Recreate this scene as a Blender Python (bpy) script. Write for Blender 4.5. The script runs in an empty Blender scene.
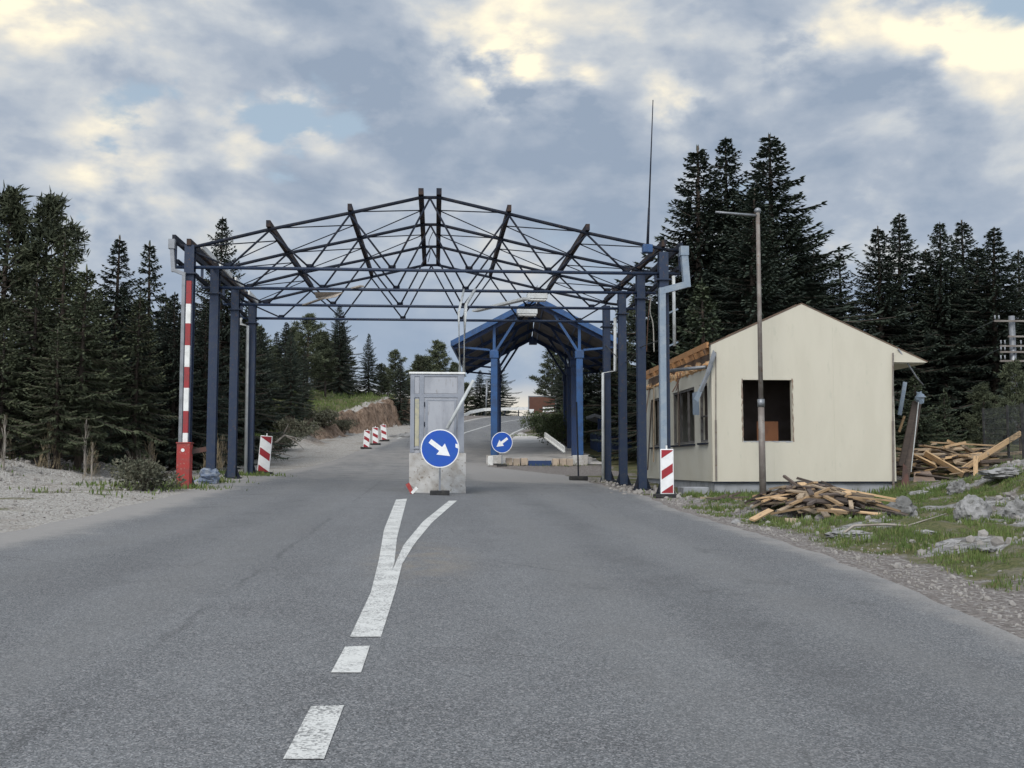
import bpy, bmesh, math, random
import numpy as np
from mathutils import Vector, Matrix, Euler, noise as mnoise
R = math.radians
random.seed(7)
sc = bpy.context.scene
COL = sc.collection

# ------------------------------------------------------------------ camera
FPX, CW, CH, CAMZ = 1050.0, 1024, 768, 1.3
YAW, PITCH = R(4.17), R(4.52)
cam_d = bpy.data.cameras.new('camera'); cam = bpy.data.objects.new('camera', cam_d); COL.objects.link(cam)
cam_d.sensor_width = 36.0; cam_d.lens = 36.0 * FPX / CW
cam_d.clip_start = 0.1; cam_d.clip_end = 3000
cam.location = (0, 0, CAMZ)
cam.rotation_euler = (R(90) + PITCH, 0, -YAW)
sc.camera = cam

# ------------------------------------------------------------------ exposure
vs = sc.view_settings
vs.view_transform = 'Standard'; vs.look = 'None'; vs.gamma = 1.0; vs.exposure = 0.45
try: vs.use_curve_mapping = False
except Exception: pass

# ------------------------------------------------------------------ sun
SUN_EL, SUN_AZ = R(42), R(205)      # azimuth clockwise from +Y: behind the camera, a little to the left
sd = Vector((math.sin(SUN_AZ)*math.cos(SUN_EL), math.cos(SUN_AZ)*math.cos(SUN_EL), math.sin(SUN_EL)))
sun_d = bpy.data.lights.new('sun', 'SUN'); sun = bpy.data.objects.new('sun', sun_d); COL.objects.link(sun)
sun_d.energy = 1.45; sun_d.angle = R(25); sun_d.color = (1.0, 0.95, 0.87)
sun.rotation_euler = sd.to_track_quat('Z', 'Y').to_euler()
sun.location = sd * 60

# ------------------------------------------------------------------ node helper
class NT:
    def __init__(s, tree): s.t = tree; s.n = tree.nodes; s.l = tree.links; s.n.clear()
    def node(s, typ, **kw):
        nd = s.n.new(typ)
        for k, v in kw.items(): setattr(nd, k, v)
        return nd
    def put(s, sock, v):
        if isinstance(v, bpy.types.NodeSocket): s.l.new(v, sock)
        elif isinstance(v, (tuple, list)) and sock.type == 'RGBA' and len(v) == 3: sock.default_value = (*v, 1)
        else: sock.default_value = v
    def math(s, op, a, b=0.0, c=None, clamp=False):
        nd = s.node('ShaderNodeMath', operation=op, use_clamp=clamp)
        s.put(nd.inputs[0], a); s.put(nd.inputs[1], b)
        if c is not None: s.put(nd.inputs[2], c)
        return nd.outputs[0]
    def vmath(s, op, a, b=(0, 0, 0)):
        nd = s.node('ShaderNodeVectorMath', operation=op)
        s.put(nd.inputs[0], a); s.put(nd.inputs[1], b)
        return nd.outputs['Value'] if op in ('DOT_PRODUCT', 'LENGTH') else nd.outputs[0]
    def mix(s, f, a, b, blend='MIX'):
        nd = s.node('ShaderNodeMix', data_type='RGBA', blend_type=blend)
        s.put(nd.inputs[0], f); s.put(nd.inputs[6], a); s.put(nd.inputs[7], b)
        return nd.outputs[2]
    def smooth(s, x, lo, hi, a=0.0, b=1.0):
        nd = s.node('ShaderNodeMapRange', interpolation_type='SMOOTHSTEP')
        s.put(nd.inputs[0], x); s.put(nd.inputs[1], lo); s.put(nd.inputs[2], hi); s.put(nd.inputs[3], a); s.put(nd.inputs[4], b)
        return nd.outputs[0]
    def ramp(s, x, stops, interp='LINEAR'):
        nd = s.node('ShaderNodeValToRGB'); cr = nd.color_ramp; cr.interpolation = interp
        while len(cr.elements) < len(stops): cr.elements.new(0.5)
        for e, (p, c) in zip(cr.elements, stops): e.position = p; e.color = (*c, 1)
        s.put(nd.inputs[0], x); return nd.outputs[0]
    def noise(s, vec, scale, detail=4, rough=0.5, dist=0.0):
        nd = s.node('ShaderNodeTexNoise')
        if vec is not None: s.put(nd.inputs['Vector'], vec)
        nd.inputs['Scale'].default_value = scale; nd.inputs['Detail'].default_value = detail
        nd.inputs['Roughness'].default_value = rough; nd.inputs['Distortion'].default_value = dist
        return nd.outputs['Fac']
    def voro(s, vec, scale, out='Distance', feature='F1'):
        nd = s.node('ShaderNodeTexVoronoi', feature=feature)
        if vec is not None: s.put(nd.inputs['Vector'], vec)
        nd.inputs['Scale'].default_value = scale
        return nd.outputs[out]
    def mapping(s, vec, scale=(1, 1, 1), loc=(0, 0, 0), rot=(0, 0, 0)):
        nd = s.node('ShaderNodeMapping'); s.put(nd.inputs[0], vec)
        nd.inputs[1].default_value = loc; nd.inputs[2].default_value = rot; nd.inputs[3].default_value = scale
        return nd.outputs[0]
    def bump(s, h, strength=0.3, dist=0.02):
        nd = s.node('ShaderNodeBump'); nd.inputs['Strength'].default_value = strength; nd.inputs['Distance'].default_value = dist
        s.put(nd.inputs['Height'], h); return nd.outputs[0]

# ------------------------------------------------------------------ world: Nishita sky seen through broken cloud
world = bpy.data.worlds.new('World'); sc.world = world; world.use_nodes = True
w = NT(world.node_tree)
tc = w.node('ShaderNodeTexCoord'); D = tc.outputs['Generated']
sep = w.node('ShaderNodeSeparateXYZ'); w.l.new(D, sep.inputs[0])
dx, dy, dz = sep.outputs
sky = w.node('ShaderNodeTexSky', sky_type='NISHITA'); sky.sun_disc = False
sky.sun_elevation = SUN_EL; sky.sun_rotation = SUN_AZ
def pdir(px, py):
    F = Vector((math.sin(YAW)*math.cos(PITCH), math.cos(YAW)*math.cos(PITCH), math.sin(PITCH)))
    Rt = Vector((math.cos(YAW), -math.sin(YAW), 0)); U = Rt.cross(F)
    return (F + Rt*((px-512)/FPX) + U*((384-py)/FPX))
# cloud density on the sky sphere, flattened towards the horizon; a second look a little towards the light shades the puffs
def density(off):
    v = w.vmath('ADD', w.mapping(D, (1, 1, 1.8), (0.37, 1.21, 0.62)), off)
    big = w.noise(v, 3.8, 4, 0.5, 0.1)
    puf = w.noise(v, 8.0, 12, 0.535, 0.15)
    return w.math('ADD', w.math('MULTIPLY', big, 0.52), w.math('MULTIPLY', puf, 0.48)), puf
dens, puf = density((0, 0, 0)); dens2, _ = density((0.022, 0.0, 0.045))
n2 = puf
def blob(px, py, rad, wob=0.07, sq=1.7):      # a soft patch of sky, wider than high, its edge broken by the cloud noise
    d = pdir(px, py).normalized()
    df = w.vmath('MULTIPLY', w.vmath('SUBTRACT', D, tuple(d)), (1, 1, sq))
    dist = w.math('ADD', w.vmath('LENGTH', df), w.math('MULTIPLY', w.math('SUBTRACT', puf, 0.5), wob*6))
    return w.smooth(dist, 0.0, rad, 1.0, 0.0)
def mx(*b): 
    o = b[0]
    for k in b[1:]: o = w.math('MAXIMUM', o, k)
    return o
dark = mx(blob(385, 78, 0.10), blob(700, 215, 0.26), blob(340, 190, 0.20), blob(520, 160, 0.17), blob(860, 110, 0.15))
cream = mx(blob(990, 12, 0.15), blob(520, 66, 0.08), blob(590, 84, 0.09), blob(655, 94, 0.08), blob(800, 40, 0.11))
cream2 = mx(blob(50, 22, 0.16), blob(120, 190, 0.15), blob(480, 55, 0.15), blob(320, 95, 0.12))
gap = mx(blob(40, 110, 0.10), blob(235, 130, 0.08), blob(590, 40, 0.05), blob(10, 190, 0.07))
gain = w.math('ADD', 3.6, w.math('ADD', w.math('MULTIPLY', cream, 4.5), w.math('MULTIPLY', cream2, 2.5)))
lit = w.math('ADD', 0.40, w.math('MULTIPLY', w.math('SUBTRACT', dens, dens2), gain))
lit = w.math('SUBTRACT', lit, w.math('MULTIPLY', w.math('SUBTRACT', dens, 0.5), 0.9))
lit = w.math('ADD', lit, w.math('SUBTRACT', w.math('ADD', w.math('MULTIPLY', cream, 0.26), w.math('MULTIPLY', cream2, 0.21)), w.math('MULTIPLY', dark, 0.22)))
cloudcol = w.ramp(lit, [(0.04, (0.230, 0.282, 0.360)), (0.34, (0.315, 0.358, 0.422)), (0.55, (0.435, 0.462, 0.490)), (0.76, (0.60, 0.58, 0.525)), (1.0, (0.84, 0.76, 0.58))])
thin = w.smooth(w.math('SUBTRACT', dens, w.math('MULTIPLY', gap, 0.08)), 0.34, 0.43)
thin = w.math('MAXIMUM', thin, w.smooth(dz, 0.16, 0.24, 1.0, 0.0))
cloudcol = w.mix(thin, (0.33, 0.41, 0.48), cloudcol)
front = w.smooth(dy, 0.1, 0.5)
low = w.smooth(dz, 0.09, 0.27, 1.0, 0.0)
cloudcol = w.mix(w.math('MULTIPLY', w.math('MULTIPLY', low, front), 0.72), cloudcol, (0.240, 0.305, 0.405))
hor = w.math('MULTIPLY', w.smooth(dz, 0.085, 0.055), front)
cloudcol = w.mix(w.math('MULTIPLY', hor, 0.8), cloudcol, (0.66, 0.60, 0.50))
behind = w.smooth(dy, 0.3, -0.4, 1.0, 2.3)  # unseen clouds behind the camera brightened to add light to the scene
bgs = w.node('ShaderNodeBackground'); w.l.new(sky.outputs[0], bgs.inputs[0]); bgs.inputs[1].default_value = 0.09
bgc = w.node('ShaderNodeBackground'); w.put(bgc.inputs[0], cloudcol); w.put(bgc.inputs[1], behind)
mixs = w.node('ShaderNodeMixShader'); w.put(mixs.inputs[0], w.math('ADD', w.math('MULTIPLY', thin, 0.22), 0.76))
w.l.new(bgs.outputs[0], mixs.inputs[1]); w.l.new(bgc.outputs[0], mixs.inputs[2])
wo = w.node('ShaderNodeOutputWorld'); w.l.new(mixs.outputs[0], wo.inputs[0])

# ------------------------------------------------------------------ materials
def new_mat(name):
    m = bpy.data.materials.new(name); m.use_nodes = True
    t = NT(m.node_tree)
    b = t.node('ShaderNodeBsdfPrincipled'); o = t.node('ShaderNodeOutputMaterial'); t.l.new(b.outputs[0], o.inputs[0])
    return m, t, b
def surf(name, c1, c2=None, rough=0.6, metal=0.0, scale=6.0, lo=0.42, hi=0.66, bump=0.15, bscale=40, rnd=0.0, c3=None, stretch=(1, 1, 1), spec=0.4):
    """base colour with patches of a second colour (wear, dirt, grain), fine bump"""
    m, t, b = new_mat(name)
    tcn = t.node('ShaderNodeTexCoord'); v = t.mapping(tcn.outputs['Object'], stretch)
    oi = t.node('ShaderNodeObjectInfo')
    v2 = t.vmath('ADD', v, t.vmath('MULTIPLY', oi.outputs['Location'], (0.37, 0.61, 0.53)))
    col = c1
    if c2: col = t.mix(t.smooth(t.noise(v2, scale, 6, 0.6), lo, hi), c1, c2)
    if c3: col = t.mix(t.smooth(t.noise(v2, scale*3.7, 5, 0.65), 0.58, 0.68), col, c3)
    if rnd:
        hs = t.node('ShaderNodeHueSaturation'); t.put(hs.inputs['Color'], col)
        t.put(hs.inputs['Value'], t.math('ADD', t.math('MULTIPLY', oi.outputs['Random'], 2*rnd), 1-rnd))
        t.put(hs.inputs['Saturation'], t.math('ADD', t.math('MULTIPLY', oi.outputs['Random'], rnd), 1-rnd*0.5))
        col = hs.outputs[0]
    t.put(b.inputs['Base Color'], col)
    b.inputs['Roughness'].default_value = rough; b.inputs['Metallic'].default_value = metal
    b.inputs['Specular IOR Level'].default_value = spec
    if bump: t.put(b.inputs['Normal'], t.bump(t.noise(v2, bscale, 4, 0.6), bump, 0.01))
    return m
M = {}
M['steel'] = surf('slate_blue_paint', (0.013, 0.026, 0.060), (0.022, 0.034, 0.060), 0.5, 0, 5, c3=(0.085, 0.055, 0.042))
M['darksteel'] = surf('dark_blue_steel', (0.012, 0.017, 0.030), (0.022, 0.024, 0.032), 0.75, 0, 4, c3=(0.05, 0.038, 0.03), spec=0.2)
M['pipe'] = surf('grey_blue_pipe', (0.20, 0.25, 0.31), (0.26, 0.30, 0.34), 0.5, 0, 4, c3=(0.16, 0.19, 0.22))
M['palepipe'] = surf('pale_pipe', (0.50, 0.52, 0.52), (0.38, 0.39, 0.38), 0.5, 0, 3)
M['rustysteel'] = surf('rusty_steel', (0.020, 0.023, 0.033), (0.060, 0.040, 0.032), 0.8, 0, 3.5, 0.40, 0.62, spec=0.2)
M['blue'] = surf('bright_blue_paint', (0.023, 0.078, 0.205), (0.026, 0.06, 0.14), 0.45, 0, 2.5, c3=(0.06, 0.10, 0.18))
M['deepblue'] = surf('deep_blue_paint', (0.018, 0.045, 0.13), (0.025, 0.04, 0.09), 0.5, 0, 2.5)
M['soffit'] = surf('brown_grey_sheet', (0.15, 0.135, 0.13), (0.085, 0.08, 0.082), 0.8, 0, 1.6)
M['bluesheet'] = surf('blue_roof_sheet', (0.03, 0.08, 0.22), (0.04, 0.07, 0.15), 0.55, 0, 1.3)
M['red'] = surf('red_paint', (0.29, 0.028, 0.032), (0.22, 0.035, 0.035), 0.5, 0, 5)
M['redcab'] = surf('faded_red_paint', (0.33, 0.035, 0.03), (0.24, 0.05, 0.045), 0.6, 0, 5, c3=(0.30, 0.16, 0.13))
M['white'] = surf('white_paint', (0.72, 0.72, 0.70), (0.58, 0.58, 0.56), 0.5, 0, 5)
M['booth'] = surf('pale_grey_panel', (0.345, 0.355, 0.385), (0.275, 0.285, 0.315), 0.55, 0, 2.2, bump=0.05, c3=(0.25, 0.245, 0.25), stretch=(1.5, 1.5, .4))
M['boothframe'] = surf('grey_aluminium', (0.27, 0.285, 0.32), (0.22, 0.235, 0.27), 0.45, 0.3, 3)
M['stain'] = surf('yellowed_glass', (0.42, 0.39, 0.27), (0.30, 0.30, 0.25), 0.35, 0, 4)
M['concrete'] = surf('dirty_white_concrete', (0.47, 0.46, 0.445), (0.33, 0.305, 0.275), 0.9, 0, 3.2, 0.38, 0.68, 0.6, 30, c3=(0.20, 0.17, 0.14))
M['greyconcrete'] = surf('grey_concrete', (0.30, 0.31, 0.33), (0.22, 0.225, 0.23), 0.9, 0, 2.0, bump=0.4, bscale=30)
M['block'] = surf('tan_concrete', (0.42, 0.34, 0.26), (0.33, 0.27, 0.22), 0.9, 0, 4, bump=0.4, rnd=0.12)
M['signblue'] = surf('sign_blue', (0.012, 0.075, 0.40), (0.015, 0.085, 0.36), 0.35, 0, 4, bump=0)
M['signwhite'] = surf('sign_white', (0.80, 0.80, 0.80), (0.72, 0.72, 0.71), 0.4, 0, 6, bump=0)
M['signred'] = surf('sign_red', (0.31, 0.02, 0.03), (0.26, 0.025, 0.03), 0.4, 0, 6, bump=0)
M['rubber'] = surf('black_rubber', (0.022, 0.022, 0.024), (0.045, 0.043, 0.04), 0.85, 0, 6)
M['galv'] = surf('galvanised_steel', (0.24, 0.25, 0.27), (0.18, 0.19, 0.20), 0.45, 0.5, 4)
M['rustpole'] = surf('brown_grey_pole', (0.17, 0.145, 0.13), (0.24, 0.22, 0.20), 0.6, 0.2, 3, c3=(0.14, 0.09, 0.06))
M['cream'] = surf('cream_render', (0.545, 0.512, 0.425), (0.515, 0.482, 0.397), 0.9, 0, 1.1, 0.38, 0.68, 0.15, 45, c3=(0.492, 0.468, 0.385), stretch=(1.6, 1.6, 0.45))
M['sidecream'] = surf('pale_side_panel', (0.50, 0.48, 0.41), (0.48, 0.455, 0.38), 0.85, 0, 1.4, bump=0.15)
M['inside'] = surf('brown_inner_lining', (0.12, 0.095, 0.085), (0.09, 0.07, 0.06), 0.9, 0, 2)
M['windowframe'] = surf('dull_window_frame', (0.12, 0.115, 0.11), (0.06, 0.052, 0.048), 0.6, 0, 5)
M['innerboard'] = surf('rust_brown_board', (0.20, 0.085, 0.04), (0.15, 0.065, 0.035), 0.8, 0, 3)
def woodmat(name, c1, c2, rnd):
    m, t, b = new_mat(name)
    tcn = t.node('ShaderNodeTexCoord'); oi = t.node('ShaderNodeObjectInfo')
    off = t.vmath('ADD', tcn.outputs['Object'], t.vmath('MULTIPLY', oi.outputs['Location'], (3.7, 6.1, 5.3)))
    g = t.noise(t.mapping(off, (1.2, 22, 22)), 2.2, 5, 0.6)
    d = t.noise(off, 3.0, 4, 0.6)
    col = t.mix(t.smooth(g, 0.35, 0.7), c1, c2)
    col = t.mix(t.smooth(d, 0.52, 0.72, 0, 0.75), col, (0.10, 0.075, 0.06))
    hs = t.node('ShaderNodeHueSaturation'); t.put(hs.inputs['Color'], col)
    t.put(hs.inputs['Value'], t.math('ADD', t.math('MULTIPLY', oi.outputs['Random'], 2*rnd), 1-rnd))
    t.put(b.inputs['Base Color'], hs.outputs[0]); b.inputs['Roughness'].default_value = 0.8
    t.put(b.inputs['Normal'], t.bump(g, 0.3, 0.004)); return m
M['wood'] = woodmat('raw_sawn_wood', (0.47, 0.32, 0.17), (0.30, 0.195, 0.115), 0.45)
M['wood2'] = woodmat('tan_sawn_wood', (0.36, 0.28, 0.19), (0.24, 0.175, 0.12), 0.35)
M['darkwood'] = woodmat('dark_weathered_wood', (0.060, 0.045, 0.038), (0.10, 0.075, 0.06), 0.4)
M['rafter'] = woodmat('orange_rafter_wood', (0.42, 0.22, 0.095), (0.33, 0.165, 0.07), 0.2)
M['foam'] = surf('torn_orange_insulation', (0.50, 0.27, 0.12), (0.55, 0.42, 0.27), 0.95, 0, 9, bump=0.6)
M['roofdeck'] = surf('brown_roof_board', (0.15, 0.10, 0.07), (0.10, 0.075, 0.06), 0.85, 0, 2.5)
M['plywood'] = surf('brown_plywood', (0.22, 0.16, 0.12), (0.16, 0.12, 0.10), 0.85, 0, 3)
M['redboard'] = surf('dark_red_board', (0.10, 0.05, 0.04), (0.06, 0.04, 0.035), 0.85, 0, 3)
M['rock'] = surf('grey_limestone', (0.27, 0.265, 0.262), (0.15, 0.148, 0.143), 0.95, 0, 3.0, 0.42, 0.6, 0.9, 14, rnd=0.12, c3=(0.12, 0.12, 0.11))
M['stone'] = surf('pale_gravel_stone', (0.28, 0.262, 0.245), (0.20, 0.185, 0.17), 0.95, 0, 3, bump=0.3)
M['bag'] = surf('blue_grey_sack', (0.10, 0.13, 0.19), (0.22, 0.24, 0.27), 0.7, 0, 6)
M['cable'] = surf('brown_cable', (0.16, 0.08, 0.05), None, 0.6, bump=0)
M['whitecable'] = surf('pale_cable', (0.42, 0.40, 0.36), None, 0.6, bump=0)
M['blackcable'] = surf('dark_cable', (0.03, 0.03, 0.03), None, 0.6, bump=0)
M['tornsheet'] = surf('beige_torn_sheet', (0.40, 0.35, 0.30), (0.28, 0.25, 0.22), 0.8, 0, 5)
M['lampbox'] = surf('white_lamp_box', (0.60, 0.62, 0.62), (0.5, 0.51, 0.5), 0.5, 0, 4, bump=0)
M['signbrown'] = surf('sign_brown', (0.105, 0.045, 0.03), (0.12, 0.055, 0.035), 0.5, 0, 3, bump=0)
M['bark'] = surf('conifer_bark', (0.085, 0.065, 0.052), (0.05, 0.04, 0.034), 0.95, 0, 7, bump=0.7, bscale=22, rnd=0.2, stretch=(1, 1, 0.3))
M['deadwood'] = surf('grey_dead_wood', (0.27, 0.245, 0.215), (0.19, 0.165, 0.14), 0.95, 0, 6, rnd=0.2)
M['drygrass'] = surf('dry_grass', (0.25, 0.20, 0.13), (0.17, 0.14, 0.09), 0.95, 0, 6, bump=0)
def leafmat(name, c1, c2, c3, rnd=0.2):
    m, t, b = new_mat(name)
    tcn = t.node('ShaderNodeTexCoord'); oi = t.node('ShaderNodeObjectInfo')
    v = t.vmath('ADD', tcn.outputs['Object'], t.vmath('MULTIPLY', oi.outputs['Location'], (0.9, 0.7, 0.3)))
    col = t.mix(t.smooth(t.noise(v, 0.9, 3, 0.6), 0.38, 0.64), c1, c2)
    col = t.mix(t.smooth(t.noise(v, 7.0, 3, 0.6), 0.52, 0.68), col, c3)
    hs = t.node('ShaderNodeHueSaturation'); t.put(hs.inputs['Color'], col)
    t.put(hs.inputs['Value'], t.math('ADD', t.math('MULTIPLY', oi.outputs['Random'], 2*rnd), 1-rnd))
    t.put(b.inputs['Base Color'], hs.outputs[0]); b.inputs['Roughness'].default_value = 0.7
    b.inputs['Specular IOR Level'].default_value = 0.2
    return m
M['spruce'] = leafmat('spruce_needles', (0.040, 0.053, 0.042), (0.055, 0.070, 0.052), (0.075, 0.090, 0.064), 0.28)
M['pine'] = leafmat('pine_needles', (0.055, 0.066, 0.040), (0.080, 0.092, 0.053), (0.118, 0.126, 0.074), 0.3)
M['youngspruce'] = leafmat('young_spruce_needles', (0.055, 0.072, 0.044), (0.075, 0.092, 0.054), (0.10, 0.115, 0.07))
M['bushleaf'] = leafmat('shrub_leaves', (0.050, 0.070, 0.030), (0.075, 0.095, 0.040), (0.11, 0.125, 0.055))
M['dryleaf'] = leafmat('grey_green_twigs', (0.10, 0.10, 0.07), (0.075, 0.08, 0.055), (0.15, 0.14, 0.10))
M['grass'] = leafmat('grass_blades', (0.082, 0.122, 0.034), (0.110, 0.150, 0.044), (0.19, 0.175, 0.085), 0.0)

# ------------------------------------------------------------------ terrain functions
def ss(a, b, x):
    t = min(1.0, max(0.0, (x-a)/(b-a))) if a != b else float(x > a)
    return t*t*(3-2*t)
def lerp_table(tab, y):
    if y <= tab[0][0]: return tab[0][1]
    for (a, va), (b, vb) in zip(tab, tab[1:]):
        if y <= b:
            t = (y-a)/(b-a); return va + (vb-va)*t
    return tab[-1][1]
PROF = [(-60, -1.43)]
zc = -1.43
yy = -60.0
while yy < 420:
    if yy < 40: s_ = 0.0238
    elif yy < 58: s_ = 0.0238 + (0.088-0.0238)*ss(40, 56, yy)
    elif yy < 108: s_ = 0.088
    elif yy < 124: s_ = 0.088*(1-ss(108, 122, yy)) - 0.06*ss(114, 124, yy)
    elif yy < 220: s_ = -0.06
    else: s_ = 0.0
    zc += s_*1.0; yy += 1.0; PROF.append((yy, zc))
PROF_Y = np.array([p[0] for p in PROF]); PROF_Z = np.array([p[1] for p in PROF])
def prof(y): return float(np.interp(y, PROF_Y, PROF_Z))
XL = [(-60, -5.6), (8, -5.5), (20, -5.6), (30, -6.0), (46, -6.0), (54, -5.0), (62, -4.2), (69, -3.4), (80, -1.7), (95, 1.4), (106, 4.0), (112, 6.2), (118, 9.5), (121, 14.0)]
XR = [(-60, 4.0), (7, 4.15), (13, 4.85), (22, 5.0), (27, 5.5), (44, 5.4), (47, 4.2), (50, 2.5), (65, 4.1), (80, 6.3), (95, 9.3), (104, 13.0), (109, 20.0), (113, 34.0), (121, 60.0)]
def xl(y): return lerp_table(XL, y)
def xr(y): return lerp_table(XR, y)
def fb(x, y, s, o=4, seed=0.0): return mnoise.fractal(Vector((x*s+seed, y*s-seed*1.7, seed*0.31)), 0.6, 2.1, o)
def base_h(x, y):
    cross = -0.02*max(-8.0, min(8.0, x))
    return prof(y) + cross*(1-ss(40, 60, y)*0.8)
HX0, HX1, HY0, HY1 = 7.58, 12.62, 28.6, 37.9
def house_pad(x, y): return ss(5.6, 6.8, x)*(1-ss(13.2, 14.4, x))*ss(23.5, 26.5, y)*(1-ss(39, 41, y))
def bank_mask(x, y):         # the cut bank on the left of the far road
    return ss(54, 92, y)*(1-ss(101, 111, y))
def ground_h(x, y):
    z = base_h(x, y)
    l, r = xl(y), xr(y)
    if l < x < r:
        d = min(x-l, r-x)
        return z - 0.045*ss(0.0, 0.35, d) + 0.012*(1-ss(0, 0.3, d))*fb(x, y, 2.0)
    n = fb(x, y, 0.35, 5)
    if x >= r:
        d = x-r
        far = ss(0.3, 1.5, d)
        z += 0.02*far + 0.03*far*fb(x, y, 2.3)
        wy = ss(6.0, 11, y)*(1-ss(36, 44, y))
        near = wy*(1-house_pad(x, y))
        z += near*((0.05 + 0.17*(1-ss(15, 19, y)))*ss(5.4, 7.4, x) + 0.08*n*ss(5.6, 7, x) + 0.05*fb(x, y, 1.4, 4, 3)*ss(5.4, 6.4, x))
        z += near*(1-ss(22, 26, y))*0.25*ss(8.5, 12, x)
        z += wy*0.95*ss(11.6, 14.4, x)*(1-0.65*ss(24.5, 27.5, y)*(1-ss(15.5, 17.5, x)))
        z += (1-ss(6, 11, y))*0.15*ss(5, 9, x)
        z += ss(36, 50, y)*0.05*max(0, x-9)*(1-ss(28, 60, x))
    else:
        d = l-x
        far = ss(0.3, 1.5, d)
        z += far*(0.01 + 0.03*fb(x, y, 2.0))
        # pale gravel heaps, then the lower forest floor
        edge = 6.2 + 1.3*n
        heap = math.exp(-((d-edge)/1.6)**2)*ss(12, 20, y)*(1-ss(36, 42, y))
        z += heap*(0.46 + 0.30*fb(x, y, 0.5, 4, 5.0)) - 0.35*ss(edge+1.2, edge+4, d)*(1-ss(45, 60, y))
        z += 0.02*max(0, d-14)
        b = bank_mask(x, y)
        foot = 3.6 + 0.9*fb(0, y, 0.3, 3, 2.0)
        rise = ss(foot, foot+1.0+0.7*(1-b), d + 0.35*fb(x*0.3, y, 1.1, 3, 4.0))
        z += b*2.05*rise + b*0.25*n*rise + b*0.35*rise*fb(x, y, 0.9, 4, 7.0) + b*0.5*(rise*(1-rise)*4)*fb(x, y, 1.8, 4, 3.3) + b*0.5*ss(foot+1, foot+9, d)
    return z
def w_rock(x, y):            # bare limestone on the right-hand bank
    if x < 5.4 or y < 8 or y > 32: return 0.0
    v = fb(x, y, 0.55, 4, 9.0)
    a = ss(0.10, 0.30, v)*ss(5.4, 6.4, x)*(1-house_pad(x, y))
    k = ss(12.4, 13.4, x)*ss(20.5, 22.5, y)*(1-ss(27, 29, y))
    return max(a*0.9, k*ss(-0.25, 0.05, v))
def w_grass(x, y):
    l, r = xl(y), xr(y)
    n = fb(x, y, 0.8, 4, 1.0)
    if x > r:
        if y > 44:
            lane = (x < 8.3 + 0.6*n) and y < 79
            if lane: return 0.0
            return ss(r+0.2, r+1.0, x + 0.4*n)*0.8
        g = ss(5.25, 5.9, x + 0.45*n)*(ss(9.0, 11.5, y + n) if x < 9 else 1)
        if y > 19: g *= ss(-0.35, 0.05, n + 0.25*ss(5.6, 7.5, x) - 0.55*ss(21.5, 24, y)*(1-ss(6.2, 7.2, x)))
        return g*(1-w_rock(x, y))
    if x < l:
        d = l-x
        b = bank_mask(x, y)
        top = ss(4.6, 5.8, d+0.4*n)*ss(50, 60, y)
        patch = ss(0.22, 0.42, fb(x, y, 0.6, 3, 6.0))*0.6*ss(0.5, 1.5, d)*(1-ss(5, 7, d))
        strip = 0.55*math.exp(-((d-0.6)/0.45)**2)*ss(21.5, 23, y)*(1-ss(34, 36, y))
        return max(top, patch*(1-ss(46, 52, y)), strip*ss(-0.2, 0.2, n))
    return 0.0
def w_forest(x, y):
    l, r = xl(y), xr(y)
    n = fb(x, y, 0.5, 4, 8.0)
    if x < l: return ss(7.4, 9.2, l-x + 0.8*n)*(1-0.5*ss(60, 75, y))
    if x > r: return max(ss(36, 40, y + n)*ss(9.0, 11, x), ss(15.5, 18, x))
    return 0.0
def w_bank(x, y):
    l = xl(y)
    if x >= l: return 0.0
    d = l-x; n = fb(x*0.3, y, 1.1, 3, 4.0)
    foot = 3.6 + 0.9*fb(0, y, 0.3, 3, 2.0)
    return bank_mask(x, y)**0.5*ss(foot-0.15, foot+0.15, d+0.35*n)*(1-ss(foot+1.1, foot+1.5, d+0.35*n))*ss(58, 66, y)

# ------------------------------------------------------------------ unproject
_F = Vector((math.sin(YAW)*math.cos(PITCH), math.cos(YAW)*math.cos(PITCH), math.sin(PITCH)))
_R = Vector((math.cos(YAW), -math.sin(YAW), 0)); _U = _R.cross(_F)
def ray(px, py): return _F + _R*((px-512)/FPX) + _U*((384-py)/FPX)
def at(px, py, Y):
    d = ray(px, py); t = Y/d.y
    return Vector((d.x*t, Y, CAMZ + d.z*t))
def on_ground(px, py, hf=None):
    hf = hf or ground_h
    d = ray(px, py); lo = 1.0
    t = 2.0
    while t < 200:
        p = d*t
        if CAMZ + p.z < hf(p.x, p.y): break
        lo = t; t *= 1.03
    hi = t
    for _ in range(25):
        mid = (lo+hi)/2; p = d*mid
        if CAMZ + p.z < hf(p.x, p.y): hi = mid
        else: lo = mid
    p = d*hi
    return Vector((p.x, p.y, hf(p.x, p.y)))

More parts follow.
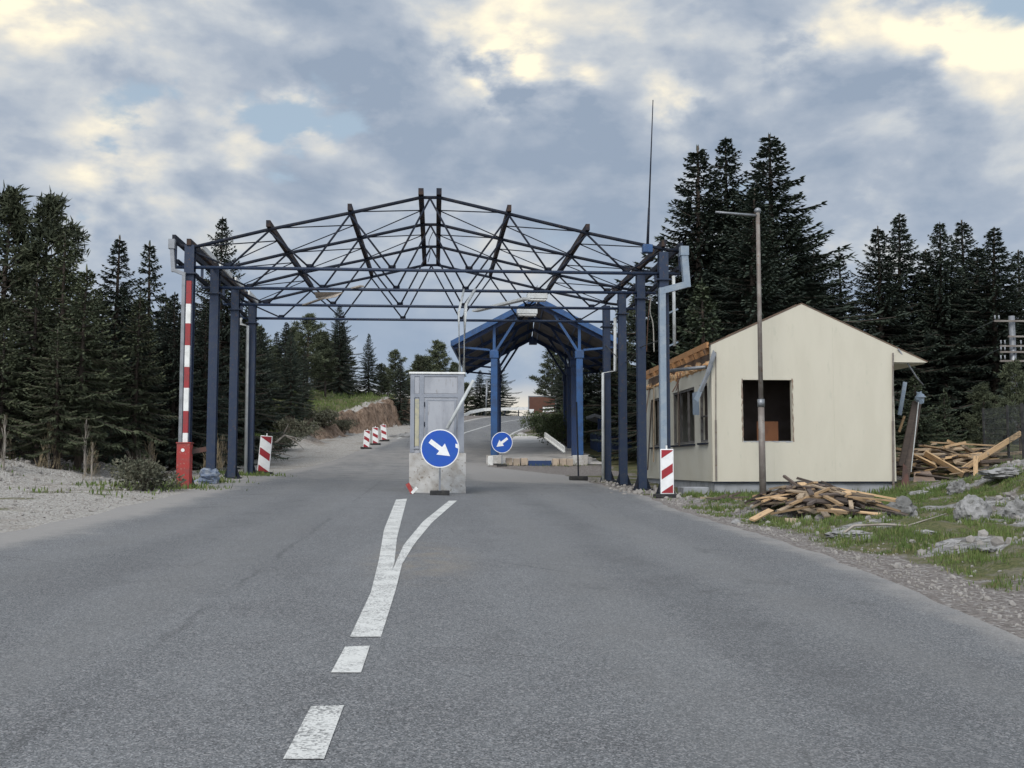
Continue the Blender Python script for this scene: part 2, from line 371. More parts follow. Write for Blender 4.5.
# ------------------------------------------------------------------ mesh builder
ORG = {}
def org(o): return ORG.get(o.name, Vector((0, 0, 0)))
class MB:
    def __init__(s): s.v = []; s.f = []; s.m = []; s.cur = 0
    def face(s, idx): s.f.append(tuple(idx)); s.m.append(s.cur)
    def add(s, pts, faces):
        o = len(s.v); s.v += [tuple(p) for p in pts]
        for f in faces: s.face([i+o for i in f])
    def box(s, c, size, rot=None):
        hx, hy, hz = size[0]/2, size[1]/2, size[2]/2
        ps = [Vector((sx*hx, sy*hy, sz*hz)) for sz in (-1, 1) for sy in (-1, 1) for sx in (-1, 1)]
        if rot is not None: ps = [rot @ p for p in ps]
        c = Vector(c)
        s.add([p+c for p in ps], [(0, 2, 3, 1), (4, 5, 7, 6), (0, 1, 5, 4), (2, 6, 7, 3), (0, 4, 6, 2), (1, 3, 7, 5)])
    def bx(s, x0, x1, y0, y1, z0, z1): s.box(((x0+x1)/2, (y0+y1)/2, (z0+z1)/2), (x1-x0, y1-y0, z1-z0))
    def frame(s, a, b, up=Vector((0, 0, 1))):
        d = (Vector(b)-Vector(a)); L = d.length; d = d/L
        if abs(d.dot(up)) > 0.97: up = Vector((0, 1, 0))
        x = d.cross(up).normalized(); z = x.cross(d).normalized()
        return d, x, z, L
    def bar(s, a, b, wd, ht, up=Vector((0, 0, 1))):
        a, b = Vector(a), Vector(b); d, x, z, L = s.frame(a, b, up)
        ps = [p + x*(sx*wd/2) + z*(sz*ht/2) for p in (a, b) for sz in (-1, 1) for sx in (-1, 1)]
        s.add(ps, [(0, 1, 3, 2), (4, 6, 7, 5), (0, 4, 5, 1), (2, 3, 7, 6), (0, 2, 6, 4), (1, 5, 7, 3)])
    def tube(s, pts, r, n=8, r2=None, cap=True):
        pts = [Vector(p) for p in pts]; N = len(pts); o = len(s.v)
        for i, p in enumerate(pts):
            a = pts[max(0, i-1)]; b = pts[min(N-1, i+1)]
            d, x, z, L = s.frame(a, b)
            rr = r if r2 is None else r + (r2-r)*i/(N-1)
            if isinstance(r, (list, tuple)): rr = r[i]
            for k in range(n):
                t = 2*math.pi*k/n; s.v.append(tuple(p + x*(math.cos(t)*rr) + z*(math.sin(t)*rr)))
        for i in range(N-1):
            for k in range(n):
                k2 = (k+1) % n; s.face((o+i*n+k, o+i*n+k2, o+(i+1)*n+k2, o+(i+1)*n+k))
        if cap:
            s.face([o+k for k in range(n)][::-1]); s.face([o+(N-1)*n+k for k in range(n)])
    def disc_plate(s, c, r, th, n=40):      # axis along y, front face at -y
        c = Vector(c); o = len(s.v)
        for yy_ in (-th/2, th/2):
            for k in range(n):
                t = 2*math.pi*k/n; s.v.append((c.x+r*math.cos(t), c.y+yy_, c.z+r*math.sin(t)))
        s.face([o+k for k in range(n)]); s.face([o+n+k for k in range(n)][::-1])
        for k in range(n):
            k2 = (k+1) % n; s.face((o+k2, o+k, o+n+k, o+n+k2))
    def prism(s, pts, y0, y1):              # outline in (x, z), counter-clockwise seen from -y
        n = len(pts); o = len(s.v)
        for yy_ in (y0, y1): s.v += [(p[0], yy_, p[1]) for p in pts]
        s.face(range(o, o+n)); s.face([o+n+k for k in range(n)][::-1])
        for k in range(n):
            k2 = (k+1) % n; s.face((o+k2, o+k, o+n+k, o+n+k2))
    def hbeam(s, a, b, wd, dp, tf=0.025, tw=0.018):   # vertical H column, flanges face +-y
        x, y = a[0], a[1]; z0, z1 = a[2], b[2]
        s.bx(x-wd/2, x+wd/2, y-dp/2, y-dp/2+tf, z0, z1); s.bx(x-wd/2, x+wd/2, y+dp/2-tf, y+dp/2, z0, z1)
        s.bx(x-tw/2, x+tw/2, y-dp/2+tf, y+dp/2-tf, z0, z1)
    def build(s, name, mat, parent=None, smooth=False, bevel=0.0):
        me = bpy.data.meshes.new(name); o0 = org(parent) if parent else Vector((0, 0, 0))
        v = np.array(s.v, dtype=np.float64).reshape(-1, 3) - np.array(o0)
        me.from_pydata(v.tolist(), [], s.f); me.update()
        mats = mat if isinstance(mat, (list, tuple)) else [mat]
        for m_ in mats: me.materials.append(m_)
        if len(mats) > 1: me.polygons.foreach_set('material_index', s.m)
        if smooth: me.polygons.foreach_set('use_smooth', [True]*len(me.polygons))
        ob = bpy.data.objects.new(name, me); COL.objects.link(ob)
        if parent: ob.parent = parent; ORG[ob.name] = o0
        if bevel:
            bv = ob.modifiers.new('bevel', 'BEVEL'); bv.width = bevel; bv.segments = 2; bv.limit_method = 'ANGLE'
        return ob
def tag(o, label=None, cat=None, group=None, kind=None):
    if label: o['label'] = label
    if cat: o['category'] = cat
    if group: o['group'] = group
    if kind: o['kind'] = kind
    return o
def thing(name, label, cat, loc=(0, 0, 0), group=None):
    o = bpy.data.objects.new(name, None); COL.objects.link(o); o.empty_display_size = 0.3
    o.location = loc; ORG[o.name] = Vector(loc)
    return tag(o, label, cat, group)
def dup(root, loc, rz=0.0, scale=1.0, label=None, group=None, tilt=(0, 0)):
    def cp(o, parent):
        c = o.copy(); COL.objects.link(c)
        if parent: c.parent = parent
        for ch in KIDS.get(o.name, []): cp(ch, c)
        return c
    r = cp(root, None)
    r.location = loc; r.rotation_euler = (tilt[0], tilt[1], rz); r.scale = (scale,)*3 if not isinstance(scale, tuple) else scale
    if label: r['label'] = label
    if group: r['group'] = group
    return r
KIDS = {}
def remember(root):
    def rec(o):
        KIDS[o.name] = list(o.children)
        for c in o.children: rec(c)
    bpy.context.view_layer.update(); rec(root)
def stone_mesh(mb, c, r, sq=(1, 1, 0.7), sub=1, seed=0, rough=0.35):
    bm = bmesh.new(); bmesh.ops.create_icosphere(bm, subdivisions=sub, radius=1.0)
    c = Vector(c); pts = []
    for v in bm.verts:
        p = v.co.normalized(); k = 1 + rough*mnoise.fractal(p*1.4 + Vector((seed*3.1, seed*1.7, seed)), 0.62, 2.1, 6)
        pts.append(c + Vector((p.x*sq[0], p.y*sq[1], p.z*sq[2]))*(k*r))
    bm.verts.index_update(); mb.add(pts, [[v.index for v in f.verts] for f in bm.faces]); bm.free()

# ================================================================== SETTING
def axis(spans):
    out = []
    for a, b, st in spans:
        n = max(1, int(round((b-a)/st))); out += [a + (b-a)*i/n for i in range(n)]
    out.append(spans[-1][1]); return out
gx = axis([(-420, -140, 40), (-140, -40, 8), (-40, -18, 1.2), (-18, -9, 0.45), (-9, -3, 0.22), (-3, 3.6, 0.5), (3.6, 9, 0.16), (9, 17, 0.25), (17, 30, 1.0), (30, 70, 4), (70, 150, 10), (150, 420, 45)])
gy = axis([(-60, -10, 8), (-10, 5, 1.0), (5, 28, 0.2), (28, 40, 0.4), (40, 56, 0.7), (56, 96, 0.4), (96, 125, 0.7), (125, 180, 4), (180, 420, 40), (420, 900, 120)])
nx, ny = len(gx), len(gy)
V = np.empty((ny, nx, 3)); A = np.zeros((ny, nx, 4))
for j, y in enumerate(gy):
    for i, x in enumerate(gx):
        V[j, i] = (x, y, ground_h(x, min(y, 420)))
        if -60 < x < 60 and y < 180:
            A[j, i] = (w_grass(x, y), w_rock(x, y), w_forest(x, y), w_bank(x, y))
        else: A[j, i] = (0.3, 0, 1, 0)
idx = np.arange(nx*ny).reshape(ny, nx)
F = np.stack([idx[:-1, :-1], idx[:-1, 1:], idx[1:, 1:], idx[1:, :-1]], -1).reshape(-1, 4)
me = bpy.data.meshes.new('ground'); me.from_pydata(V.reshape(-1, 3).tolist(), [], F.tolist())
me.polygons.foreach_set('use_smooth', [True]*len(me.polygons))
ca = me.color_attributes.new('cover', 'FLOAT_COLOR', 'POINT'); ca.data.foreach_set('color', A.reshape(-1).astype(np.float32))
ground = bpy.data.objects.new('ground', me); COL.objects.link(ground); tag(ground, kind='structure')
m, t, b = new_mat('ground_cover')
geo = t.node('ShaderNodeNewGeometry'); P = geo.outputs['Position']
att = t.node('ShaderNodeVertexColor', layer_name='cover')
sepc = t.node('ShaderNodeSeparateColor'); t.l.new(att.outputs['Color'], sepc.inputs[0])
gN = t.noise(P, 1.3, 6, 0.65); fN = t.noise(P, 16, 5, 0.7); vS = t.voro(P, 26, 'Color'); vD = t.voro(P, 26)
hsv = t.node('ShaderNodeSeparateColor'); t.l.new(vS, hsv.inputs[0])
grav = t.mix(gN, (0.29, 0.27, 0.245), (0.40, 0.38, 0.35))
grav = t.mix(t.smooth(hsv.outputs[0], 0.35, 0.95, 0, 0.55), grav, (0.50, 0.48, 0.46))
grav = t.mix(t.smooth(hsv.outputs[1], 0.62, 0.95, 0, 0.7), grav, (0.15, 0.135, 0.12))
grav = t.mix(t.smooth(t.noise(P, 0.45, 5, 0.65), 0.50, 0.68, 0, 0.7), grav, (0.21, 0.18, 0.15))
sxp = t.node('ShaderNodeSeparateXYZ'); t.l.new(P, sxp.inputs[0])
dirt = t.mix(t.smooth(fN, 0.35, 0.66), (0.135, 0.118, 0.108), (0.235, 0.212, 0.198))
dirt = t.mix(t.smooth(hsv.outputs[0], 0.7, 0.98, 0, 0.6), dirt, (0.40, 0.385, 0.37))
grav = t.mix(t.smooth(sxp.outputs[0], 1.0, 3.0), grav, dirt)
grs = t.mix(t.smooth(fN, 0.35, 0.65), (0.075, 0.088, 0.036), (0.12, 0.12, 0.055))
grs = t.mix(t.smooth(t.noise(P, 2.7, 5, 0.7), 0.50, 0.62, 0, 0.75), grs, (0.17, 0.155, 0.125))
grs = t.mix(t.smooth(gN, 0.50, 0.66, 0, 0.8), grs, (0.17, 0.145, 0.085))
rkc = t.mix(t.smooth(t.noise(P, 5, 6, 0.7), 0.38, 0.62), (0.17, 0.165, 0.16), (0.36, 0.35, 0.345))
vr = t.voro(t.vmath('ADD', P, t.vmath('MULTIPLY', t.node('ShaderNodeTexNoise').outputs['Color'], (.3, .3, .3))), 11, 'Color'); sr = t.node('ShaderNodeSeparateColor'); t.l.new(vr, sr.inputs[0])
rkc = t.mix(t.smooth(sr.outputs[0], 0.2, 0.9, 0.0, 0.6), rkc, (0.13, 0.125, 0.118))
rkc = t.mix(t.smooth(sr.outputs[1], 0.6, 0.95, 0.0, 0.6), rkc, (0.42, 0.41, 0.40))
rkc = t.mix(t.smooth(t.noise(P, 6.5, 5, 0.7), 0.52, 0.64, 0, 0.8), rkc, (0.085, 0.085, 0.045))
fst = t.mix(t.smooth(fN, 0.35, 0.7), (0.035, 0.030, 0.022), (0.075, 0.062, 0.042))
fst = t.mix(t.smooth(gN, 0.52, 0.66), fst, (0.055, 0.065, 0.028))
bnk = t.mix(t.smooth(t.noise(t.mapping(P, (1.3, 1.3, 0.7)), 3.4, 6, 0.7), 0.36, 0.62), (0.115, 0.075, 0.052), (0.27, 0.195, 0.145))
bnk = t.mix(t.smooth(t.noise(t.mapping(P, (1.2, 1.2, 0.5)), 1.7, 5, 0.7), 0.53, 0.64), bnk, (0.075, 0.055, 0.042))
def edge(mask, lo=0.35, hi=0.65):
    return t.smooth(t.math('ADD', mask, t.math('MULTIPLY', t.math('SUBTRACT', fN, 0.5), 0.9)), lo, hi)
col = t.mix(edge(sepc.outputs[2]), grav, fst)
col = t.mix(edge(sepc.outputs[0]), col, grs)
col = t.mix(edge(sepc.outputs[1]), col, rkc)
col = t.mix(edge(att.outputs['Alpha']), col, bnk)
t.put(b.inputs['Base Color'], col); b.inputs['Roughness'].default_value = 0.95; b.inputs['Specular IOR Level'].default_value = 0.15
hh = t.math('ADD', t.math('MULTIPLY', vD, -0.6), t.math('MULTIPLY', t.noise(P, 5, 6, 0.7), 1.2))
t.put(b.inputs['Normal'], t.bump(hh, 0.8, 0.06))
me.materials.append(m)

# road sheet
m, t, b = new_mat('worn_asphalt')
geo = t.node('ShaderNodeNewGeometry'); P = geo.outputs['Position']
sp = t.node('ShaderNodeSeparateXYZ'); t.l.new(P, sp.inputs[0])
v1 = t.voro(P, 140, 'Color'); s1 = t.node('ShaderNodeSeparateColor'); t.l.new(v1, s1.inputs[0])
v2 = t.voro(P, 66, 'Color'); s2 = t.node('ShaderNodeSeparateColor'); t.l.new(v2, s2.inputs[0])
big = t.noise(t.mapping(P, (0.8, 0.12, 1)), 0.9, 5, 0.6); med = t.noise(P, 1.2, 6, 0.65)
colr = t.mix(t.smooth(big, 0.35, 0.65), (0.112, 0.117, 0.122), (0.147, 0.152, 0.157))
colr = t.mix(t.smooth(med, 0.42, 0.66, 0, 0.4), colr, (0.082, 0.082, 0.086))
colr = t.mix(t.smooth(s1.outputs[0], 0.62, 0.98, 0, 0.75), colr, (0.34, 0.34, 0.35))
colr = t.mix(t.smooth(s1.outputs[1], 0.55, 0.95, 0, 0.75), colr, (0.035, 0.035, 0.038))
colr = t.mix(t.smooth(s2.outputs[0], 0.80, 0.98, 0, 0.6), colr, (0.27, 0.265, 0.265))
sx_ = t.smooth(t.vmath('LENGTH', t.vmath('MULTIPLY', t.vmath('SUBTRACT', P, (-0.15, 11.8, 0)), (1.3, 0.4, 0))), 0.15, 1.1, 1, 0)
colr = t.mix(t.math('MULTIPLY', sx_, t.smooth(t.noise(P, 2.2, 5, 0.7), 0.36, 0.66, 0, 0.55)), colr, (0.235, 0.20, 0.155))
wob = t.math('MULTIPLY', t.math('SUBTRACT', t.noise(t.mapping(P, (1, .15, 1)), 0.8, 3), 0.5), 0.9)
for xc_, k_, cc in ((1.35, 0.34, (0.165, 0.165, 0.163)), (3.05, 0.34, (0.165, 0.165, 0.163)), (-2.2, 0.30, (0.16, 0.16, 0.158)), (-3.8, 0.30, (0.16, 0.16, 0.158)), (2.2, 0.30, (0.085, 0.087, 0.09)), (-3.0, 0.26, (0.085, 0.087, 0.09))):
    tr_ = t.smooth(t.math('ABSOLUTE', t.math('ADD', t.math('SUBTRACT', sp.outputs[0], xc_), wob)), 0.05, 0.55, 1, 0)
    colr = t.mix(t.math('MULTIPLY', t.math('MULTIPLY', tr_, k_), t.smooth(med, 0.3, 0.7, 0.5, 1.2)), colr, cc)
oil = t.smooth(t.noise(t.mapping(P, (1, .55, 1), (4, 2, 0)), 0.75, 6, 0.7), 0.60, 0.70)
colr = t.mix(t.math('MULTIPLY', oil, 0.35), colr, (0.062, 0.062, 0.064))
# old sealing joint left of the centre line and a few cracks
jx = t.math('ABSOLUTE', t.math('ADD', t.math('ADD', sp.outputs[0], 1.72), t.math('MULTIPLY', t.math('SUBTRACT', t.noise(P, 1.4, 5, 0.7), 0.5), 0.30)))
joint = t.math('MULTIPLY', t.smooth(jx, 0.008, 0.05, 1, 0), t.smooth(t.noise(P, 0.8, 3), 0.40, 0.58))
colr = t.mix(t.math('MULTIPLY', joint, 0.28), colr, (0.030, 0.030, 0.031))
ck = t.voro(t.vmath('ADD', P, t.vmath('MULTIPLY', t.node('ShaderNodeTexNoise').outputs['Color'], (0.5, 0.5, 0))), 0.42, 'Distance', 'DISTANCE_TO_EDGE')
colr = t.mix(t.math('MULTIPLY', t.smooth(ck, 0.0, 0.006, 0.8, 0), t.smooth(t.noise(P, 0.25, 3), 0.52, 0.62)), colr, (0.04, 0.04, 0.042))
# pale dust along the edges and beyond the booth
tcu = t.node('ShaderNodeAttribute', attribute_name='edge')
dust = t.smooth(t.math('ADD', tcu.outputs['Fac'], t.math('MULTIPLY', t.math('SUBTRACT', t.noise(P, 1.1, 6, 0.7), 0.5), 0.9)), 0.35, 0.85)
dcol = t.mix(t.noise(P, 9, 4, 0.7), (0.23, 0.215, 0.20), (0.33, 0.315, 0.30))
colr = t.mix(t.math('MULTIPLY', dust, 0.8), colr, dcol)
t.put(b.inputs['Base Color'], colr); b.inputs['Roughness'].default_value = 0.85; b.inputs['Specular IOR Level'].default_value = 0.3
hh = t.math('ADD', t.math('MULTIPLY', s1.outputs[0], 0.5), t.math('MULTIPLY', s2.outputs[1], 0.5))
t.put(b.inputs['Normal'], t.bump(hh, 0.35, 0.006))
M['asphalt'] = m
ry = axis([(-40, 4, 2), (4, 121, 0.5)]); NU = 40
rv, re = [], []
for y in ry:
    l, r = xl(y), xr(y)
    for k in range(NU+1):
        u = k/NU; jag = 0.0
        if k in (0, NU): jag = 0.10*fb(0.3*k, y, 1.3, 4, 2.5)
        x = l + (r-l)*u + jag
        rv.append((x, y, base_h(x, y) + 0.004))
        dl, dr = x-l, r-x
        e = max(0.75*(1-ss(0.0, 2.2, dl))*ss(8, 14, y) + 0.25*(1-ss(0, 1.2, dl)), 0.7*(1-ss(0.0, 0.9, dr)))
        e = max(e, 0.60*ss(27, 38, y)*(1-ss(52, 66, y)) + 0.42*ss(50, 62, y), 0.95*ss(31, 38, y)*ss(0.3, 1.8, x)*(1-ss(51, 57, y)))
        re.append(e)
rf = [(j*(NU+1)+k, j*(NU+1)+k+1, (j+1)*(NU+1)+k+1, (j+1)*(NU+1)+k) for j in range(len(ry)-1) for k in range(NU)]
me = bpy.data.meshes.new('road'); me.from_pydata(rv, [], rf); me.materials.append(m)
at_ = me.attributes.new('edge', 'FLOAT', 'POINT'); at_.data.foreach_set('value', re)
road = bpy.data.objects.new('road', me); COL.objects.link(road); tag(road, kind='structure')

# pale concrete lane that runs under the blue canopy and ends at the hedge
lv = []
for i in range(29):
    y = 51.6 + i*1.0; xa = xr(y)+0.12 + 0.1*fb(1, y, .8); xb = max(xa+0.3, (8.4 if y < 66 else 8.4-0.16*(y-66)) + 0.25*fb(5, y, .7))
    for k in range(5):
        x = xa+(xb-xa)*k/4; lv.append((x, y, max(base_h(x, y), ground_h(x, y))+0.05))
me = bpy.data.meshes.new('lane'); me.from_pydata(lv, [], [(j*5+k, j*5+k+1, (j+1)*5+k+1, (j+1)*5+k) for j in range(28) for k in range(4)])
me.materials.append(surf('pale_dusty_concrete', (0.50, 0.48, 0.46), (0.40, 0.385, 0.37), 0.9, 0, 0.8, bump=0.3, c3=(0.33, 0.31, 0.29)))
lane = bpy.data.objects.new('lane', me); COL.objects.link(lane); tag(lane, kind='structure')

# painted markings: worn white sheets 4 mm above the road
m, t, b = new_mat('worn_road_paint')
geo = t.node('ShaderNodeNewGeometry'); P = geo.outputs['Position']
wv = t.voro(P, 80, 'Color'); s1 = t.node('ShaderNodeSeparateColor'); t.l.new(wv, s1.inputs[0])
wear = t.smooth(t.math('ADD', t.math('MULTIPLY', t.noise(P, 2.6, 6, 0.7), 0.75), t.math('MULTIPLY', s1.outputs[0], 0.30)), 0.49, 0.72)
paint = t.mix(t.noise(P, 12, 4, 0.7), (0.50, 0.50, 0.48), (0.66, 0.66, 0.64))
t.put(b.inputs['Base Color'], t.mix(t.math('MULTIPLY', wear, 0.85), paint, (0.13, 0.13, 0.13))); b.inputs['Roughness'].default_value = 0.8
t.put(b.inputs['Normal'], t.bump(s1.outputs[0], 0.3, 0.004))
M['paint'] = m
mk = MB()
def gz(x, y): return base_h(x, y) + 0.009
def strip_px(left, right, n=14):     # left and right edge polylines given as picture points on the road
    def res(pl):
        w_ = [on_ground(px, py, base_h) for px, py in pl]
        out = []; L = [0]
        for a, b_ in zip(w_, w_[1:]): L.append(L[-1] + (b_-a).length)
        for i in range(n+1):
            s_ = L[-1]*i/n
            for k in range(len(w_)-1):
                if s_ <= L[k+1]+1e-9:
                    q = w_[k].lerp(w_[k+1], (s_-L[k])/max(1e-9, L[k+1]-L[k])); out.append((q.x, q.y)); break
        return out
    a, b_ = res(left), res(right)
    o = len(mk.v)
    for (ax, ay), (bx_, by) in zip(a, b_):
        for k in range(4):
            x = ax + (bx_-ax)*k/3; y = ay + (by-ay)*k/3; mk.v.append((x, y, gz(x, y)))
    for i in range(n):
        for k in range(3): mk.face((o+i*4+k, o+i*4+k+1, o+(i+1)*4+k+1, o+(i+1)*4+k))
strip_px([(283, 761), (311, 708)], [(324, 761), (344, 707)])
strip_px([(331, 674), (345, 648)], [(361, 674), (370, 647)])
strip_px([(350, 638), (371, 593), (379, 560), (384, 530), (396, 500)], [(366, 638), (380, 597), (394, 567), (397, 538), (407, 499)], 24)
strip_px([(366, 638), (380, 597), (394, 567), (404, 545), (423, 522), (449, 501)], [(381, 638), (396, 590), (402, 565), (414, 545), (432, 523), (457, 501)], 24)
marks = mk.build('road_marking', M['paint']); tag(marks, kind='structure')
mk = MB()          # edge lines of the far road climbing to the bend
def line_xy(fx, y0, y1, wd, st=1.0):
    o = len(mk.v); n = int((y1-y0)/st)
    for i in range(n+1):
        y = y0+(y1-y0)*i/n; x = fx(y)
        for k in (-1, 1): mk.v.append((x+k*wd/2, y, gz(x, y)))
    for i in range(n): mk.face((o+2*i, o+2*i+1, o+2*i+3, o+2*i+2))
line_xy(lambda y: (xl(y)+xr(y))/2, 66, 108, 0.14)
line_xy(lambda y: xr(y)-0.35, 68, 104, 0.16)
line_xy(lambda y: xl(y)+0.35, 72, 116, 0.14)
marks2 = mk.build('road_marking', M['paint']); tag(marks2, kind='structure')

# ================================================================== BIG STRUCTURES
def gp(x, y, up=0.0): return Vector((x, y, max(ground_h(x, y), base_h(x, y)+0.004 if xl(y) < x < xr(y) else -99) + up))
def wall_with_holes(mb, outline, holes, plane, p0, p1):
    """outline / holes in 2-D; plane 'xz' (thickness along y) or 'yz' (thickness along x)"""
    bm = bmesh.new(); es = []
    for loop in [outline] + holes:
        vv = [bm.verts.new((a, b_, 0)) for a, b_ in loop]
        es += [bm.edges.new((vv[i], vv[(i+1) % len(vv)])) for i in range(len(vv))]
    bmesh.ops.triangle_fill(bm, use_beauty=True, use_dissolve=False, edges=es)
    bm.verts.index_update(); n = len(bm.verts); o = len(mb.v)
    def mp(a, b_, p): return (a, p, b_) if plane == 'xz' else (p, a, b_)
    for p in (p0, p1): mb.v += [mp(v.co.x, v.co.y, p) for v in bm.verts]
    for f in bm.faces:
        ii = [v.index for v in f.verts]
        mb.face([o+i for i in ii]); mb.face([o+n+i for i in ii][::-1])
    for e in bm.edges:
        if len(e.link_faces) == 1:
            a, b_ = e.verts[0].index, e.verts[1].index; mb.face((o+a, o+b_, o+n+b_, o+n+a))
    bm.free()

# ---------------------------------------------------------------- stripped steel canopy over the road
FY = [27.8, 30.97, 34.13, 37.3]
q = lambda px, py: at(px, py, FY[0])
cz = q(430, 270.5).z
tops = [q(190, 248), q(269, 229.5), q(350, 213), q(421, 197.5), q(439, 197.5), q(509, 214), q(587, 233), q(663, 249)]
zE = (tops[0].z+tops[7].z)/2
botx = [q(p, 270).x for p in (229, 310, 392, 469, 548, 626)]
xo0, xo1 = q(175, 270).x, q(680, 270).x
cxl, cxr = q(190, 270).x, q(663, 270).x
gan = thing('canopy_frame', 'slate blue steel canopy skeleton stripped of its roof, spanning the road on eight columns', 'canopy frame', (0, FY[0], 0.7))
for Y in FY:
    for x in (cxl, cxr):
        g0 = ground_h(x, Y)
        mb = MB(); mb.hbeam((x, Y, g0-0.05), (x, Y, zE-0.02), 0.25, 0.25)
        mb.bx(x-0.2, x+0.2, Y-0.2, Y+0.2, cz-0.20, cz-0.17)
        cl = mb.build('column', M['steel'], gan)
        mb = MB(); mb.bx(x-0.27, x+0.27, Y-0.27, Y+0.27, g0-0.06, g0+0.035)
        for sx in (-1, 1):
            mb.add([(x+sx*0.127, Y-0.012, g0+0.036), (x+sx*0.262, Y-0.012, g0+0.036), (x+sx*0.127, Y-0.012, g0+0.42),
                    (x+sx*0.127, Y+0.012, g0+0.036), (x+sx*0.262, Y+0.012, g0+0.036), (x+sx*0.127, Y+0.012, g0+0.42)],
                   [(0, 1, 2), (3, 5, 4), (0, 3, 4, 1), (1, 4, 5, 2), (2, 5, 3, 0)])
        mb.build('base_plate', M['darksteel'], cl)
    tr = MB(); tr.tube([(xo0, Y, cz), (xo1, Y, cz)], 0.046, 8)
    tr_o = tr.build('roof_truss', M['steel'], gan, smooth=True)
    mb = MB()
    chain = [Vector((xo0, Y, zE+0.03))] + [Vector((p.x, Y, p.z)) for p in tops] + [Vector((xo1, Y, zE+0.03))]
    mb.tube(chain[:5], 0.047, 8); mb.tube(chain[5:], 0.047, 8); mb.tube([chain[4], chain[5]], 0.045, 8)
    mb.build('top_chord', M['darksteel'], tr_o, smooth=True)
    for x in (xo0, xo1):
        mb = MB(); mb.bar((x, Y, cz+0.05), (x, Y, zE), 0.07, 0.07); mb.build('end_post', M['steel'], tr_o)
    ridge = (tops[3]+tops[4])/2
    nodes = [tops[0], tops[1], tops[2], ridge, tops[5], tops[6], tops[7]]
    for k, bx_ in enumerate(botx):
        for nn in (nodes[k], nodes[k+1]):
            mb = MB(); mb.tube([(bx_, Y, cz+0.02), (nn.x, Y, nn.z-0.04 if nn is not ridge else nn.z-0.02)], 0.029, 6)
            mb.build('diagonal', M['darksteel'], tr_o, smooth=True)
for Y in FY:
    for bx_ in botx:
        mb = MB(); mb.bx(bx_-0.10, bx_+0.10, Y-0.008, Y+0.008, cz+0.03, cz+0.13); mb.build('gusset_plate', M['darksteel'], gan)
for k, p in enumerate(tops):
    mb = MB(); a = Vector((p.x, FY[0]-0.16, p.z+0.13)); b_ = Vector((p.x, FY[3]+0.2, p.z+0.13))
    if k in (0, 7): a.z = b_.z = p.z+0.13
    mb.bar(a, b_, 0.14 if k in (3, 4) else 0.11, 0.17); mb.build('purlin', M['rustysteel'], gan)
for x in (xo0, xo1):
    mb = MB(); mb.bar((x, FY[0]-0.2, zE+0.14), (x, FY[3]+0.2, zE+0.14), 0.09, 0.17); mb.build('eave_beam', M['darksteel'], gan)
    mb = MB(); mb.bar((x*0.985, FY[0]-0.2, cz+0.12), (x*0.985, FY[3]+0.2, cz+0.12), 0.07, 0.10); mb.build('eave_beam', M['darksteel'], gan)
for bay in range(3):
    for k in ((0, 1, 2) if bay < 2 else (0,)):
        for s_ in (0, 1):
            pa, pb = (tops[k], tops[k+1]) if s_ == 0 else (tops[7-k], tops[6-k])
            ym = (FY[bay]+FY[bay+1])/2
            for ya, yb in ((FY[bay], ym), (FY[bay+1], ym)):
                mb = MB(); mb.tube([(pa.x, ya, pa.z+0.03), (pb.x, yb, pb.z+0.04)], 0.017, 5); mb.build('brace_rod', M['darksteel'], gan, smooth=True)
for k in range(4):          # pale remains of the gutter flashing along the left eave
    y0 = FY[0] + 0.25 + k*2.35
    mb = MB(); mb.bar((cxl+0.24, y0, zE+0.02-0.02*k), (cxl+0.24, y0+1.75, zE-0.01-0.02*k), 0.05, 0.14); mb.build('flashing_strip', M['white'], gan)
# rainwater pipes
def downpipe(pts, r, label, square=True, box=None, mat='pipe'):
    t_ = thing('drainpipe', label, 'drainpipe', pts[-1])
    mb = MB()
    if square:
        for k, (a, b_) in enumerate(zip(pts, pts[1:])):
            d_ = (Vector(b_)-Vector(a)).normalized(); mb.bar(Vector(a)-d_*(r*0.9 if k else 0), Vector(b_) + d_*r*(0.9-0.05*k), 2*r-0.008*k, 2*r-0.008*k, Vector((0, 1, 0)))
    else: mb.tube(pts, r, 8)
    mb.build('pipe', M[mat], t_, smooth=not square)
    if box:
        mb = MB(); mb.bx(pts[0][0]-box, pts[0][0]+box, pts[0][1]-box, pts[0][1]+box, pts[0][2]-0.05, pts[0][2]+0.2); mb.build('gutter_box', M[mat], t_)
    return t_
Yp = FY[0]-0.32
def pp(px, py, Y=Yp): return at(px, py, Y)
b0 = pp(661.5, 300); downpipe([pp(684, 254), pp(686.5, 284.5), pp(662, 291), gp(b0.x, Yp, 0.0)], 0.09, 'thick grey blue drainpipe with a cranked top on the front right canopy column', True, 0.11)
b0 = pp(184, 300); downpipe([pp(172, 247), pp(173.5, 270), pp(184, 274), gp(b0.x, Yp, 0.0)], 0.05, 'slim dull grey drainpipe beside the raised barrier on the front left canopy column', True, 0.08, 'galv')
Yq = FY[3]-0.28
b0 = at(602.5, 380, Yq); downpipe([at(615, 318, Yq), at(615, 371, Yq), at(603, 373, Yq), gp(b0.x, Yq, 0)], 0.055, 'pale drainpipe with a square crank on the rearmost right canopy column', False, None, 'palepipe')
b0 = at(247.5, 380, Yq); downpipe([at(241, 318, Yq), at(241, 324, Yq), at(247.5, 326, Yq), gp(b0.x, Yq, 0)], 0.055, 'pale drainpipe against the rearmost left canopy column', False, None, 'palepipe')
Yq = FY[1]-0.25
t_ = thing('drainpipe', 'thin pale broken drainpipe hanging behind the cranked grey pipe', 'drainpipe', at(674, 346, Yq))
mb = MB(); mb.tube([at(673.5, 276, Yq), at(674.5, 346, Yq)], 0.05, 8); mb.build('pipe', M['palepipe'], t_, smooth=True)
